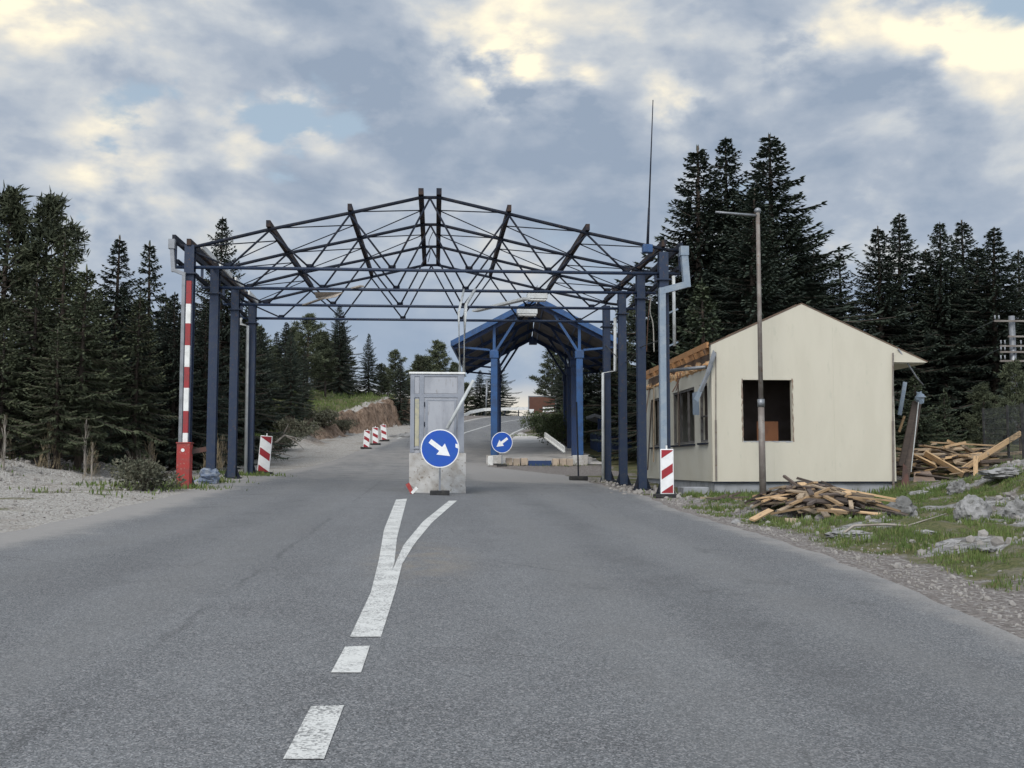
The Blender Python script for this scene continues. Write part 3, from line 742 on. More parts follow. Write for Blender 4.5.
for y_ in (311, 344):
    mb = MB(); mb.bar(at(664, y_+4, Yq), at(678, y_-2, Yq), 0.05, 0.05); mb.build('bracket', M['pipe'], t_)
# hanging remains under the skeleton
def simple(name, label, cat, mb, mat, group=None, smooth=False, bevel=0):
    o = mb.build(name, mat, None, smooth, bevel); return tag(o, label, cat, group)
mb = MB(); Y = FY[1]
mb.add([at(314, 292, Y), at(343, 292, Y), at(336, 297, Y), at(322, 299.5, Y), at(316, 298, Y+.3), at(330, 293, Y+.5)], [(0, 4, 3, 2, 1), (0, 1, 5)])
for v in list(mb.v): mb.v.append((v[0], v[1]+0.03, v[2]+0.02))
mb.add([(v[0]+0.005, v[1]+0.04, v[2]) for v in mb.v[:6]], [(0, 1, 2, 3, 4)])
for k in range(5): mb.face(((0, 4, 3, 2, 1)[k], (0, 4, 3, 2, 1)[(k+1) % 5], (0, 4, 3, 2, 1)[(k+1) % 5]+12, (0, 4, 3, 2, 1)[k]+12))
simple('torn_sheet', 'crumpled beige scrap of sheet caught in the left half of the canopy skeleton', 'scrap sheet', mb, M['tornsheet'])
mb = MB(); mb.bar(at(304, 305, FY[2]), at(324, 298, FY[1]), 0.12, 0.03); simple('trim_strip', 'short pale strip lying askew on the left tie tubes of the canopy skeleton', 'scrap strip', mb, M['tornsheet'])
mb = MB(); mb.bar(at(349, 289.5, FY[1]+.2), at(362, 286, FY[1]-.4), 0.14, 0.04); simple('trim_strip', 'stubby beige strip left of the middle high up in the canopy skeleton', 'scrap strip', mb, M['tornsheet'])
mb = MB(); mb.bar(at(475, 311, FY[3]), at(527, 298.5, FY[2]-.5), 0.24, 0.07); simple('trim_strip', 'long sagging pale grey panel strip hanging left of the white lamp boxes', 'scrap strip', mb, M['lampbox'])
for (x0, x1, y0, y1, Y, lb) in ((527, 547, 293.5, 301, FY[2]-.1, 'upper white lamp box above a tie tube of the canopy skeleton, before the blue gable'),
                               (517, 537, 309, 316, FY[3]-.1, 'lower white lamp box hanging just in front of the blue gable')):
    a, b_ = at(x0, y1, Y), at(x1, y0, Y)
    t_ = thing('ceiling_light', lb, 'lamp', ((a.x+b_.x)/2, Y, b_.z))
    mb = MB(); mb.bx(a.x, b_.x, Y-0.2, Y+0.2, a.z+0.06, b_.z); mb.build('housing', M['lampbox'], t_, bevel=0.015)
    mb = MB(); mb.bx(a.x+0.04, b_.x-0.04, Y-0.17, Y+0.17, a.z, a.z+0.057); mb.build('diffuser', M['white'], t_)
    mb = MB(); mb.tube([(0.5*(a.x+b_.x), Y+0.1, b_.z), (0.5*(a.x+b_.x), Y+0.1, b_.z+0.25)], 0.012, 5); mb.tube([(0.5*(a.x+b_.x), Y-0.1, b_.z), (0.5*(a.x+b_.x), Y-0.1, b_.z+0.25)], 0.012, 5); mb.build('hanger', M['galv'], t_)
def cable(name, label, pts, r, mat, n=14):
    ctrl = [Vector(p) for p in pts]; out = []
    for i in range(len(ctrl)-1):
        p0, p1, p2, p3 = ctrl[max(0, i-1)], ctrl[i], ctrl[i+1], ctrl[min(len(ctrl)-1, i+2)]
        for k in range(n):
            u = k/n; out.append(0.5*((2*p1) + (p2-p0)*u + (2*p0-5*p1+4*p2-p3)*u*u + (3*p1-p0-3*p2+p3)*u**3))
    out.append(ctrl[-1]); mb = MB(); mb.tube(out, r, 5)
    o = mb.build(name, M[mat], None, True); return tag(o, label, 'cable')
Y = FY[1]+0.4
cable('cable', 'pale loose cable dangling between the right canopy columns', [at(651, 297, Y), at(650, 312, Y), at(653, 325, Y), at(654, 352, Y)], 0.018, 'whitecable')
cable('cable', 'brown cable dangling beside the pale one at the right columns', [at(650, 298, Y+.3), at(648, 320, Y+.3), at(646.5, 352, Y+.2)], 0.014, 'cable')
cable('cable', 'short wire hanging from the ridge of the canopy skeleton', [at(433, 232, FY[1]), at(429, 242, FY[1]), at(430, 253, FY[1]), at(428, 262, FY[1]+.2)], 0.012, 'blackcable')
cable('cable', 'black cable drooping between the two rear right canopy columns', [at(605, 345, FY[3]), at(625, 362, FY[2]), at(640, 348, FY[1]), at(661, 340, FY[0]+.1)], 0.016, 'blackcable')
# antenna
Y = FY[0]-0.1
t_ = thing('whip_antenna', 'tall thin whip antenna on a blue clamp box at the right eave of the skeleton', 'antenna', at(647, 253, Y))
a, b_ = at(642.5, 253, Y), at(652, 245, Y)
mb = MB(); mb.bx(a.x, b_.x, Y-0.12, Y+0.12, a.z, b_.z); mb.build('clamp_box', M['blue'], t_, bevel=0.02)
mb = MB(); mb.tube([at(647.5, 247, Y), at(649, 208, Y)], 0.04, 6, 0.03); mb.build('mast', M['darksteel'], t_, smooth=True)
mb = MB(); mb.tube([at(649, 210, Y), at(653, 100, Y)], 0.024, 6, 0.012); mb.build('whip', M['darksteel'], t_, smooth=True)

# ---------------------------------------------------------------- blue pitched canopy over the right lane
CY = 52.0
zc_ = lambda py: at(537, py, CY).z
org2 = at(537, 464, CY); g2 = base_h(org2.x, CY)
can = thing('lane_canopy', 'bright blue pitched canopy with brown underside over the closed right lane', 'canopy')
H = lambda py: zc_(py)-g2
hz, he, ha = H(350), H(344), H(301)
W, WE, LEN = 2.13, 4.15, 14.0
sl = (ha-he)/WE
for s_ in (-1, 1):
    mb = MB(); nx_ = Vector((s_*sl, 0, 1)).normalized()
    def rp(mb, y0, y1, off, th, xa, xb):
        pts = []
        for y in (y0, y1):
            for x in (xa, xb):
                for o_ in (off, off+th):
                    p = Vector((s_*x, y, ha - sl*x)) + nx_*o_; pts.append(p)
        mb.add(pts, [(0, 1, 3, 2), (4, 6, 7, 5), (0, 4, 5, 1), (2, 3, 7, 6), (0, 2, 6, 4), (1, 5, 7, 3)])
    rp(mb, -0.4, LEN+0.4, 0.06, 0.05, 0.0, WE+0.05); pn = mb.build('roof_sheet', M['bluesheet'], can)
    mb = MB(); rp(mb, -0.36, LEN+0.36, 0.0, 0.045, 0.02, WE); mb.build('soffit', M['soffit'], pn)
    mb = MB(); rp(mb, -0.50, -0.404, -0.11, 0.26, 0.0, WE+0.08); mb.build('gable_fascia', M['blue'], can)
    mb = MB(); rp(mb, LEN+0.404, LEN+0.5, -0.20, 0.36, 0.0, WE+0.08); mb.build('gable_fascia', M['blue'], can)
    mb = MB(); mb.bar((s_*(WE+0.1), -0.4, he+0.0), (s_*(WE+0.1), LEN+0.4, he+0.0), 0.08, 0.26); mb.build('gutter', M['blue'], can)
    for k in range(5):
        x = 0.35 + k*0.85
        mb = MB(); mb.bar(Vector((s_*x, -0.3, ha-sl*x)) - nx_*0.055, Vector((s_*x, LEN+0.3, ha-sl*x)) - nx_*0.055, 0.07, 0.10, nx_); mb.build('purlin', M['deepblue'], can)
    for k in range(4):
        y = k*LEN/3
        mt = M['blue'] if k == 0 else M['deepblue']
        mb = MB(); x = s_*W
        mb.bx(x-0.165, x+0.165, y-0.15, y+0.15, 0.45, hz); mb.bx(x-0.22, x+0.22, y-0.20, y+0.20, hz-0.42, hz-0.05)
        cl = mb.build('column', mt, can, bevel=0.02)
        mb = MB(); mb.bx(x-0.38, x+0.38, y-0.32, y+0.32, -0.5 if k < 2 else -0.2+0.3*k, 0.449 + (0.5*(k-1) if k > 1 else 0)); mb.build('footing', M['concrete'], cl, bevel=0.03)
        mb = MB(); mb.bar((x, y, hz), (x, y, ha-sl*W-0.1), 0.14, 0.14); mb.build('strut', mt, can)
        mb = MB(); mb.bar((s_*(W-0.05), y, hz-0.1), (s_*0.9, y, ha-sl*0.9-0.25), 0.12, 0.12); mb.build('knee_brace', mt, can)
        mb = MB(); mb.bar((s_*(W+0.2), y, hz), (s_*(WE+0.05), y, he-0.12), 0.10, 0.10); mb.build('tie_beam', mt, can)
        mb = MB(); mb.bar((0, y, ha-0.2), (s_*WE, y, he-0.2), 0.10, 0.18); mb.build('rafter', M['deepblue'], can)
can.location = (org2.x, CY, g2); can.rotation_euler = (0, 0, -R(4.3))
mb = MB(); p = at(533, 342.5, 60); mb.bx(p.x-0.22, p.x+0.22, 59.8, 60.2, p.z-0.12, p.z+0.12); mb.tube([(p.x, 60, p.z+0.1), (p.x, 60, p.z+1.0)], 0.02, 5)
simple('hanging_lamp', 'small dark lamp hanging under the ridge of the blue canopy', 'lamp', mb, M['deepblue'])

# ---------------------------------------------------------------- booth on its concrete plinth
BY = 26.9
bz0 = base_h(0, BY)
ba, bb = at(409, 453, BY), at(466, 453, BY)
px0, px1, pz = ba.x, bb.x, ba.z
mb = MB()
n = 10
bm = bmesh.new(); bmesh.ops.create_cube(bm, size=1.0)
bmesh.ops.subdivide_edges(bm, edges=bm.edges[:], cuts=9, use_grid_fill=True)
wx, wy_, wz = px1-px0, 1.55, pz-bz0+0.1
pts = []
for v in bm.verts:
    c = v.co.copy(); p = Vector((px0+wx*(c.x+0.5), BY+wy_*(c.y+0.5), bz0-0.1+wz*(c.z+0.5)))
    nse = mnoise.fractal(p*2.5, 0.6, 2, 4)
    ed = sum(1 for k in c if abs(abs(k)-0.5) < 1e-4)
    amt = 0.014 if ed == 1 else 0.045
    if abs(c.z-0.5) < 1e-4: amt *= 0.25
    lowf = ss(0.2, -0.45, c.z)
    p.x -= (c.x)*2*amt*(0.4+1.6*lowf)*abs(nse); p.y -= c.y*2*amt*(0.6+1.4*lowf)*abs(nse); p.z += amt*0.3*nse
    pts.append(p)
bm.verts.index_update(); mb.add(pts, [[v.index for v in f.verts] for f in bm.faces]); bm.free()
simple('concrete_plinth', 'dirty white chipped concrete block carrying the grey booth', 'plinth', mb, M['concrete'])
booth = thing('control_booth', 'narrow pale grey panelled booth standing on a concrete block in mid road', 'booth', ((px0+px1)/2, BY, pz))
def bq(px, py): p = at(px, py, BY+0.05); return p.x, p.z
x0, zt = bq(410.5, 374); x1, _ = bq(464, 374)
fy = BY+0.08
mb = MB()
mb.bx(x0, x1, fy, fy+1.40, pz+0.002, zt); mb.build('wall', M['booth'], booth)
mb = MB(); mb.bx(x0-0.04, x1+0.04, fy-0.05, fy+1.46, zt+0.002, zt+0.055); mb.build('roof', M['white'], booth, bevel=0.012)
def bframe(px_a, px_b, py_t, py_b, name, mat, proud=0.02, inset=None):
    (a, tz), (b_, lz) = bq(px_a, py_t), bq(px_b, py_b)
    m_ = MB(); m_.bx(a, b_, fy-proud, fy-0.002, lz, tz); return m_.build(name, M[mat], booth)
for pxa, pxb in ((410.6, 414.0), (419.6, 423.6), (457.8, 463.9)): bframe(pxa, pxb, 374.2, 452.6, 'corner_post', 'boothframe', 0.025)
bframe(414.1, 457.7, 394, 397.5, 'rail', 'boothframe', 0.021); bframe(414.1, 457.7, 374.3, 376.5, 'rail', 'boothframe', 0.021)
bframe(414.8, 419.0, 377.2, 393.4, 'panel', 'booth', 0.010); bframe(424.4, 457.0, 377.2, 393.4, 'panel', 'booth', 0.010)
dr = bframe(425.2, 456.4, 399.2, 452.4, 'door', 'booth', 0.018)
def dsub(pa, pb, ta, tb, nm, mat, y0, y1):
    (a, tz), (b_, lz) = bq(pa, ta), bq(pb, tb); m_ = MB(); m_.bx(a, b_, fy-y0, fy-y1, lz, tz); return m_.build(nm, M[mat], dr)
dsub(425.3, 427.6, 399.4, 452.2, 'stile', 'boothframe', 0.026, 0.019); dsub(454.2, 456.3, 399.4, 452.2, 'stile', 'boothframe', 0.026, 0.019)
dsub(427.7, 454.1, 399.4, 400.8, 'stile', 'boothframe', 0.026, 0.019)
for y_ in (402, 422): dsub(424.0, 425.0, y_, y_+4.5, 'hinge', 'darksteel', 0.036, 0.026)
wn = bframe(414.7, 419.1, 399, 446, 'side_window', 'stain', 0.008)
p = bq(416.9, 399)
bframe(414.2, 414.6, 398, 447, 'mullion', 'darksteel', 0.015); bframe(419.2, 419.5, 398, 447, 'mullion', 'darksteel', 0.015)
bframe(412.0, 421.0, 447.5, 449.0, 'sill', 'boothframe', 0.03)
# two pale conduits from the booth roof up into the skeleton
def tpipe(name, label, cat, pts, r, mat): mb = MB(); mb.tube(pts, r, 8); return simple(name, label, cat, mb, M[mat], smooth=True)
rz = zt+0.05
p1 = at(460, 371, BY+0.5); tpipe('conduit', 'left of two pale conduits rising from the booth roof', 'pipe', [Vector((p1.x, BY+0.6, rz)), at(458.6, 312, BY+0.9), at(461, 303, FY[1]-1.4), at(464, 289.5, FY[1])], 0.032, 'palepipe')
p1 = at(462.8, 371, BY+0.5); tpipe('conduit', 'right of two pale conduits rising from the booth roof', 'pipe', [Vector((p1.x+0.03, BY+0.7, rz)), at(465, 314, BY+1.0), at(466, 305, FY[1]-1.2), at(475, 289.5, FY[1])], 0.045, 'palepipe')
tpipe('leaning_pole', 'pale pole leaning slantwise against the front of the grey booth', 'pole', [at(447, 428.5, BY-0.25), at(473.5, 380.5, BY-0.02)], 0.045, 'palepipe')

# ---------------------------------------------------------------- signs and warning plates
def arrow_pts(ang, L=0.62, wsh=0.115, hw=0.34, hl=0.29):
    pts = [(-L/2, -wsh/2), (L/2-hl, -wsh/2), (L/2-hl, -hw/2), (L/2, 0), (L/2-hl, hw/2), (L/2-hl, wsh/2), (-L/2, wsh/2)]
    c, s_ = math.cos(ang), math.sin(ang); return [(a*c-b_*s_, a*s_+b_*c) for a, b_ in pts]
def round_sign(label, c, r, ang, loc, foot=True, sticker=False, group=None):
    t_ = thing('direction_sign', label, 'road sign', loc)
    mb = MB(); mb.disc_plate(c, r, 0.02); d = mb.build('sign_disc', M['signwhite'], t_)
    mb = MB(); mb.disc_plate((c.x, c.y-0.0125, c.z), r*0.945, 0.003); mb.build('blue_face', M['signblue'], d)
    mb = MB(); k = r/0.475
    mb.prism([(c.x+a*k, c.z+b_*k) for a, b_ in arrow_pts(ang)], c.y-0.0185, c.y-0.0155); mb.build('arrow', M['signwhite'], d)
    if sticker:
        mb = MB(); mb.prism([(c.x+r*0.80, c.z+0.03), (c.x+r*0.93, c.z+0.0), (c.x+r*0.925, c.z+0.10), (c.x+r*0.80, c.z+0.12)], c.y-0.0185, c.y-0.0155); mb.build('torn_sticker', M['signwhite'], d)
    mb = MB(); mb.bar((c.x+0.0, c.y+0.035, loc.z+0.07), (c.x+0.0, c.y+0.035, c.z+r*0.6), 0.05, 0.04); mb.build('post', M['galv'], t_)
    if foot:
        mb = MB(); mb.bx(c.x-0.24, c.x+0.24, c.y-0.14, c.y+0.22, loc.z-0.01, loc.z+0.11); mb.build('foot', M['rubber'], t_, bevel=0.02)
    return t_
Y = 25.9; c = at(440, 448.5, Y); r_ = 19.2*Y/FPX
round_sign('large round blue sign with white arrow to lower right, before the booth block', c, r_, R(-37), gp(c.x, Y), True, True)
Y = 50.3; c = at(502, 442.5, Y); r_ = 10.6*Y/FPX
round_sign('smaller round blue sign with white arrow to lower left at the blue canopy column', c, r_, R(218), gp(c.x, Y))
def clip(poly, x0, x1, z0, z1):
    for ax, lim, keep in ((0, x0, 1), (0, x1, -1), (1, z0, 1), (1, z1, -1)):
        out = []
        for i in range(len(poly)):
            a, b_ = poly[i], poly[(i+1) % len(poly)]
            ia, ib = (a[ax]-lim)*keep >= 0, (b_[ax]-lim)*keep >= 0
            if ia: out.append(a)
            if ia != ib:
                u = (lim-a[ax])/(b_[ax]-a[ax]); out.append((a[0]+(b_[0]-a[0])*u, a[1]+(b_[1]-a[1])*u))
        poly = out
        if not poly: break
    return poly
def warning_plate(label, loc, wd, ht, lift, slash, lean=0.0, group=None, rz=0.0):
    """built at the origin, then moved"""
    t_ = thing('warning_plate', label, 'warning plate', (0, 0, 0), group)
    mb = MB(); mb.bx(-wd/2, wd/2, -0.02, 0.02, lift, lift+ht); pl = mb.build('plate', M['signwhite'], t_, bevel=0.012)
    i = 0.026; mb = MB()
    for k in range(-2, 3):
        zc0 = lift+ht/2 + k*0.47*ht; hh_ = 0.097*ht
        dz_ = 0.0975*ht*slash
        poly = [(-wd/2, zc0-dz_-hh_), (wd/2, zc0+dz_-hh_), (wd/2, zc0+dz_+hh_), (-wd/2, zc0-dz_+hh_)]
        poly = clip(poly, -wd/2+i, wd/2-i, lift+i, lift+ht-i)
        if len(poly) >= 3: mb.prism(poly, -0.0255, -0.0215)
    mb.build('red_stripes', M['signred'], pl)
    mb = MB(); mb.bar((0, 0.04, 0.08), (0, 0.04, lift+ht+0.09), 0.04, 0.035); mb.build('post', M['white'], t_)
    mb = MB(); mb.bx(-0.32, 0.32, -0.16, 0.24, 0.0, 0.10); mb.build('foot', M['rubber'], t_, bevel=0.02)
    t_.location = loc; t_.rotation_euler = (0, lean, rz); return t_
Y = 26.4; p = at(667, 470, Y)
warning_plate('red and white striped plate standing upright by the cranked drainpipe', gp(p.x, Y), 0.34, 1.14, 0.10, 1)
Y = 38.6; p = at(263, 470, Y)
warning_plate('red and white striped plate tilted beside the rear left canopy column', gp(p.x, Y), 0.43, 1.33, 0.06, -1, R(4.5))
for k, (px, Y, lb) in enumerate(((366, 62, 'nearest of the three small striped plates along the far gravel verge'), (375.5, 65.5, 'middle of the three small striped plates along the far gravel verge'), (384.5, 69, 'farthest of the three small striped plates along the far gravel verge'))):
    p = at(px, 440, Y); warning_plate(lb, gp(p.x, Y), 0.36, 1.0, 0.08, -1, R((4, -1, -5)[k]), 'striped plates on the far verge')
# raised barrier
Y = FY[0]-0.75; p = at(184, 480, Y); g = gp(p.x, Y)
bar_ = thing('road_barrier', 'raised red and white barrier boom on a faded red cabinet at the left', 'barrier', g)
top = at(184, 443.5, Y)
mb = MB(); mb.bx(p.x-0.165, p.x+0.165, Y-0.16, Y+0.16, g.z-0.03, top.z); cb = mb.build('cabinet', M['redcab'], bar_, bevel=0.015)
mb = MB(); mb.bx(p.x-0.18, p.x+0.18, Y-0.175, Y+0.175, top.z+0.001, top.z+0.03); mb.build('lid', M['redcab'], cb)
mb = MB(); mb.disc_plate((p.x-0.01, Y-0.165, top.z-0.17), 0.045, 0.008, 14); mb.build('lock', M['white'], cb)
cuts = [443, 433, 411, 388, 367, 345.5, 323.5, 304, 281]
mats_ = ['white', 'red', 'white', 'red', 'white', 'red', 'white', 'red']
xs_at = lambda py: 185.3 + (189.3-185.3)*(443-py)/(443-281)
mb = MB(); mb.cur = 0
for k in range(8):
    mb.cur = 0 if mats_[k] == 'white' else 1
    mb.bar(at(xs_at(cuts[k]), cuts[k], Y), at(xs_at(cuts[k+1]), cuts[k+1], Y), 0.12, 0.09, Vector((0, 1, 0)))
mb.build('boom', [M['white'], M['red']], bar_)
mb = MB(); mb.bar(at(190, 452, Y+0.1), at(206, 449, Y+0.25), 0.10, 0.12); mb.build('counterweight_arm', M['redboard'], bar_)

# ---------------------------------------------------------------- closed-lane blocks etc.
Y = 51.0
for k, px in enumerate((509, 516.5, 524, 555.5, 562.5, 569.5)):
    p = at(px, 464, Y); mb = MB(); mb.box(gp(p.x, Y, 0.17), (0.325, 0.45, 0.36), Euler((0, 0, R(random.uniform(-4, 4)))).to_matrix())
    lbs = ['first tan concrete block from the left in the row closing the lane', 'second tan concrete block from the left in the row closing the lane', 'third tan block from the left, touching the dark trough', 'tan block just right of the dark trough in the lane row', 'next to last tan block on the right of the lane row', 'last tan block on the right, next to the canopy footing']
    simple('concrete_block', lbs[k], 'block', mb, M['block'], 'concrete blocks closing the lane', bevel=0.025)
a, b_ = at(528.5, 466, Y), at(551, 462, Y)
mb = MB(); zg = gp(a.x, Y).z; mb.bx(a.x, b_.x, Y-0.2, Y+0.2, zg-0.02, zg+0.05); mb.bx(a.x, b_.x, Y-0.2, Y-0.14, zg+0.05, zg+0.24); mb.bx(a.x, b_.x, Y+0.14, Y+0.2, zg+0.05, zg+0.24)
simple('trough', 'long dark blue trough between the tan blocks closing the lane', 'trough', mb, M['deepblue'])
p = at(490.5, 464, 51.2); mb = MB(); mb.box(gp(p.x, 51.2, 0.2), (0.25, 0.25, 0.46)); simple('kerb_stone', 'short pale stone stub left of the blue canopy footing', 'stone', mb, M['white'], bevel=0.03)
mb = MB(); mb.bar(at(545, 435.5, 55.5), at(564.5, 450, 52.4), 0.07, 0.34, Vector((0, -0.5, 1))); mb.bar(at(545, 437.5, 55.4), at(564.5, 452, 52.3), 0.10, 0.05, Vector((0, -0.5, 1)))
simple('guard_plank', 'white board leaning slantwise against the right footing of the blue canopy', 'board', mb, M['white'])
t_ = thing('post_stand', 'thin dark post without a sign on a black rubber foot, before the canopy', 'post', gp(at(578, 480, 38.5).x, 38.5))
g = gp(at(578.5, 480, 38.5).x, 38.5)
mb = MB(); mb.bx(g.x-0.33, g.x+0.33, 38.3, 38.7, g.z, g.z+0.16); mb.build('foot', M['rubber'], t_, bevel=0.03)
mb = MB(); mb.tube([g+Vector((0, 0, 0.1)), at(576.5, 402, 38.5)], 0.03, 6); mb.build('post', M['darksteel'], t_)
# far guard rail, pole, sign, shed
rail = thing('guard_rail', 'pale guard rail round the outside of the far bend', 'guard rail', gp(5, 117.5))
pts = [p_+Vector((0, 0, .25)) for p_ in (at(300*0.2733+380, 419, 112), at(470, 414.6, 115), at(484, 411.8, 117), at(505, 411.2, 118), at(532, 410.6, 119), at(560, 410.6, 119.5), at(620, 411, 119))]
mb = MB()
for a, b_ in zip(pts, pts[1:]): mb.bar(a, b_, 0.08, 0.34); 
mb.build('beam', M['white'], rail)
for i in range(len(pts)-1):
    for u in (0.0, 0.5):
        p = pts[i].lerp(pts[i+1], u); mb = MB(); mb.bx(p.x-0.06, p.x+0.06, p.y+0.06, p.y+0.18, ground_h(p.x, p.y)-0.2, p.z-0.02); mb.build('post', M['darksteel'], rail)
p = at(486, 416, 118.5); tpipe('utility_pole', 'slim grey pole behind the guard rail of the far bend', 'pole', [Vector((p.x, 119.6, ground_h(p.x, 119.6)-0.2)), at(487, 380, 119.6)], 0.10, 'galv')
Y = 92.0; a, b_ = at(528.3, 413.8, Y), at(556, 396, Y)
t_ = thing('information_sign', 'brown information sign with a pale grey frame above the hedge at the bend', 'sign', Vector(((a.x+b_.x)/2, Y, ground_h((a.x+b_.x)/2, Y))))
mb = MB(); mb.bx(a.x, b_.x, Y, Y+0.05, a.z, b_.z); bd = mb.build('frame', M['galv'], t_)
mb = MB(); mb.bx(a.x+0.09, b_.x-0.09, Y-0.012, Y-0.002, a.z+0.09, b_.z-0.09); mb.build('board', M['signbrown'], bd)
def frac(u0, u1, v0, v1, nm, mt): m_ = MB(); m_.bx(a.x+(b_.x-a.x)*u0, a.x+(b_.x-a.x)*u1, Y-0.02, Y-0.014, a.z+(b_.z-a.z)*v0, a.z+(b_.z-a.z)*v1); m_.build(nm, M[mt], bd)
frac(0.52, 0.93, 0.10, 0.38, 'picture', 'signwhite'); frac(0.03, 0.20, 0.04, 0.26, 'emblem', 'signwhite')
m_ = MB(); m_.bx(a.x+(b_.x-a.x)*0.60, a.x+(b_.x-a.x)*0.88, Y-0.027, Y-0.021, a.z+(b_.z-a.z)*0.22, a.z+(b_.z-a.z)*0.31); m_.build('picture_detail', M['darksteel'], bd)
for xx in (a.x+0.5, b_.x-0.5):
    mb = MB(); mb.bx(xx-0.06, xx+0.06, Y+0.052, Y+0.16, ground_h(xx, Y)-0.2, b_.z-0.1); mb.build('post', M['galv'], t_)
Y = 60.0; a, b_ = at(598, 457, Y), at(632, 430, Y)
t_ = thing('shed', 'low dark blue shed with a pale sloping roof behind the right canopy columns', 'shed', (a.x, Y, a.z))
zg = ground_h((a.x+b_.x)/2, Y)
mb = MB(); mb.bx(a.x, b_.x, Y, Y+3, zg-0.4, b_.z); mb.build('wall', M['deepblue'], t_)
mb = MB(); z1 = b_.z
mb.add([(a.x-0.2, Y-0.3, z1+0.75), (b_.x+0.2, Y-0.3, z1-0.02), (b_.x+0.2, Y+3.3, z1-0.02), (a.x-0.2, Y+3.3, z1+0.75), (a.x-0.2, Y-0.3, z1+0.93), (b_.x+0.2, Y-0.3, z1+0.16), (b_.x+0.2, Y+3.3, z1+0.16), (a.x-0.2, Y+3.3, z1+0.93)],
       [(0, 3, 2, 1), (4, 5, 6, 7), (0, 1, 5, 4), (1, 2, 6, 5), (2, 3, 7, 6), (3, 0, 4, 7)]); mb.build('roof', M['greyconcrete'], t_)
mb = MB(); mb.add([(a.x, Y+0.01, z1), (b_.x, Y+0.01, z1), (a.x, Y+0.01, z1+0.74), (a.x, Y+0.1, z1), (b_.x, Y+0.1, z1), (a.x, Y+0.1, z1+0.74)], [(0, 1, 2), (3, 5, 4), (0, 3, 4, 1), (1, 4, 5, 2), (2, 5, 3, 0)]); mb.build('gable_panel', M['deepblue'], t_)

# ---------------------------------------------------------------- half-demolished cream house
hq = lambda px, py: at(px, py, HY0)
a = hq(713, 481); HX0 = a.x; HX1 = hq(896.5, 482).x; hz0 = hq(800, 481.5).z
hE = (hq(713, 345).z + hq(895, 346).z)/2; ap = hq(803.5, 304); hA = ap.z; hxm = (HX0+HX1)/2
hs = (hA-hE)/(hxm-HX0); TH = 0.16
house = thing('house', 'half demolished cream gabled house with an empty window facing the road', 'house', (hxm, HY0, hz0-0.4))
gw = MB(); w0, w1 = hq(743.5, 441), hq(791.7, 380)
wall_with_holes(gw, [(HX0, hz0), (HX1, hz0), (HX1, hE), (hxm, hA), (HX0, hE)], [[(w0.x, w0.z), (w1.x, w0.z), (w1.x, w1.z), (w0.x, w1.z)]], 'xz', HY0, HY0+TH)
gw.build('gable_wall', M['cream'], house)
gw = MB(); wall_with_holes(gw, [(HX0, hz0), (HX1, hz0), (HX1, hE), (hxm, hA), (HX0, hE)], [], 'xz', HY1-TH, HY1); gw.build('gable_wall', M['sidecream'], house)
def yside(px): return HY0*(713-435.5)/(px-435.5)
hw = at(711, 367, HY0).z
wz0, wz1 = at(695, 443, yside(695)).z, at(704, 384, yside(704)).z
sw = MB()
wins = [(yside(708.5), yside(700)), (yside(695), yside(673)), (yside(669), yside(651))]
wall_with_holes(sw, [(HY0+TH, hz0), (HY1-TH, hz0), (HY1-TH, hw), (HY0+TH, hw)], [[(y0, wz0), (y1, wz0), (y1, wz1), (y0, wz1)] for y0, y1 in wins], 'yz', HX0+0.003, HX0+TH)
sw.build('side_wall', M['sidecream'], house)
sw = MB(); sw.bx(HX1-TH, HX1-0.003, HY0+TH, HY1-TH, hz0, hE-0.05); sw.build('side_wall', M['sidecream'], house)
mb = MB(); mb.bx(HX0+0.06, HX1-0.06, HY0+0.06, HY1-0.06, hz0-0.8, hz0-0.002); mb.build('plinth', M['greyconcrete'], house)
mb = MB(); mb.bx(HX0-0.01, HX1+0.01, HY0-0.02, HY0+0.05, hz0-0.035, hz0-0.003); mb.build('drip_edge', M['darksteel'], house)
mb = MB(); mb.bx(HX0+TH, HX1-TH, HY0+TH, HY1-TH, hz0, hz0+0.05); mb.build('floor', M['inside'], house)
mb = MB(); mb.bx(HX0+TH+.01, HX1-TH-.01, HY0+2.6, HY0+2.7, hz0+0.06, hw-0.05); mb.build('partition', M['inside'], house)
mb = MB(); mb.bx(HX0+TH+.01, HX1-TH-.01, HY0+TH+.01, HY1-TH-.01, hw-0.03, hw-0.005); mb.build('ceiling', M['inside'], house)  # added to keep light from the open roof out of the side windows
for (y0, y1), n_ in zip(wins, (0, 2, 2)):
    fr = MB()
    for y in (y0, y1): fr.bx(HX0+0.03, HX0+0.10, y-0.03+0.035*(1 if y == y0 else -1), y+0.03+0.035*(1 if y == y0 else -1), wz0+.003, wz1-.003)
    for z in (wz0+0.035, wz1-0.035): fr.bx(HX0+0.032, HX0+0.098, y0+0.066, y1-0.066, z-0.03, z+0.03)
    if n_ == 0: fr.bx(HX0+0.035, HX0+0.095, y0+0.066, y1-0.066, (wz0+wz1)/2-0.11, (wz0+wz1)/2-0.07)
    f = fr.build('window_frame', M['windowframe'], house)
    for k in range(n_):
        m_ = MB(); y = y0+(y1-y0)*(k+1)/(n_+1); m_.bx(HX0+0.034, HX0+0.096, y-0.022, y+0.022, wz0+.066, wz1-.066); m_.build('mullion', M['windowframe'], f)
    m_ = MB(); m_.bx(HX0-0.07, HX0+0.0, y0-0.05, y1+0.05, wz0-0.07, wz0-0.015); m_.build('sill', M['darksteel'], f)
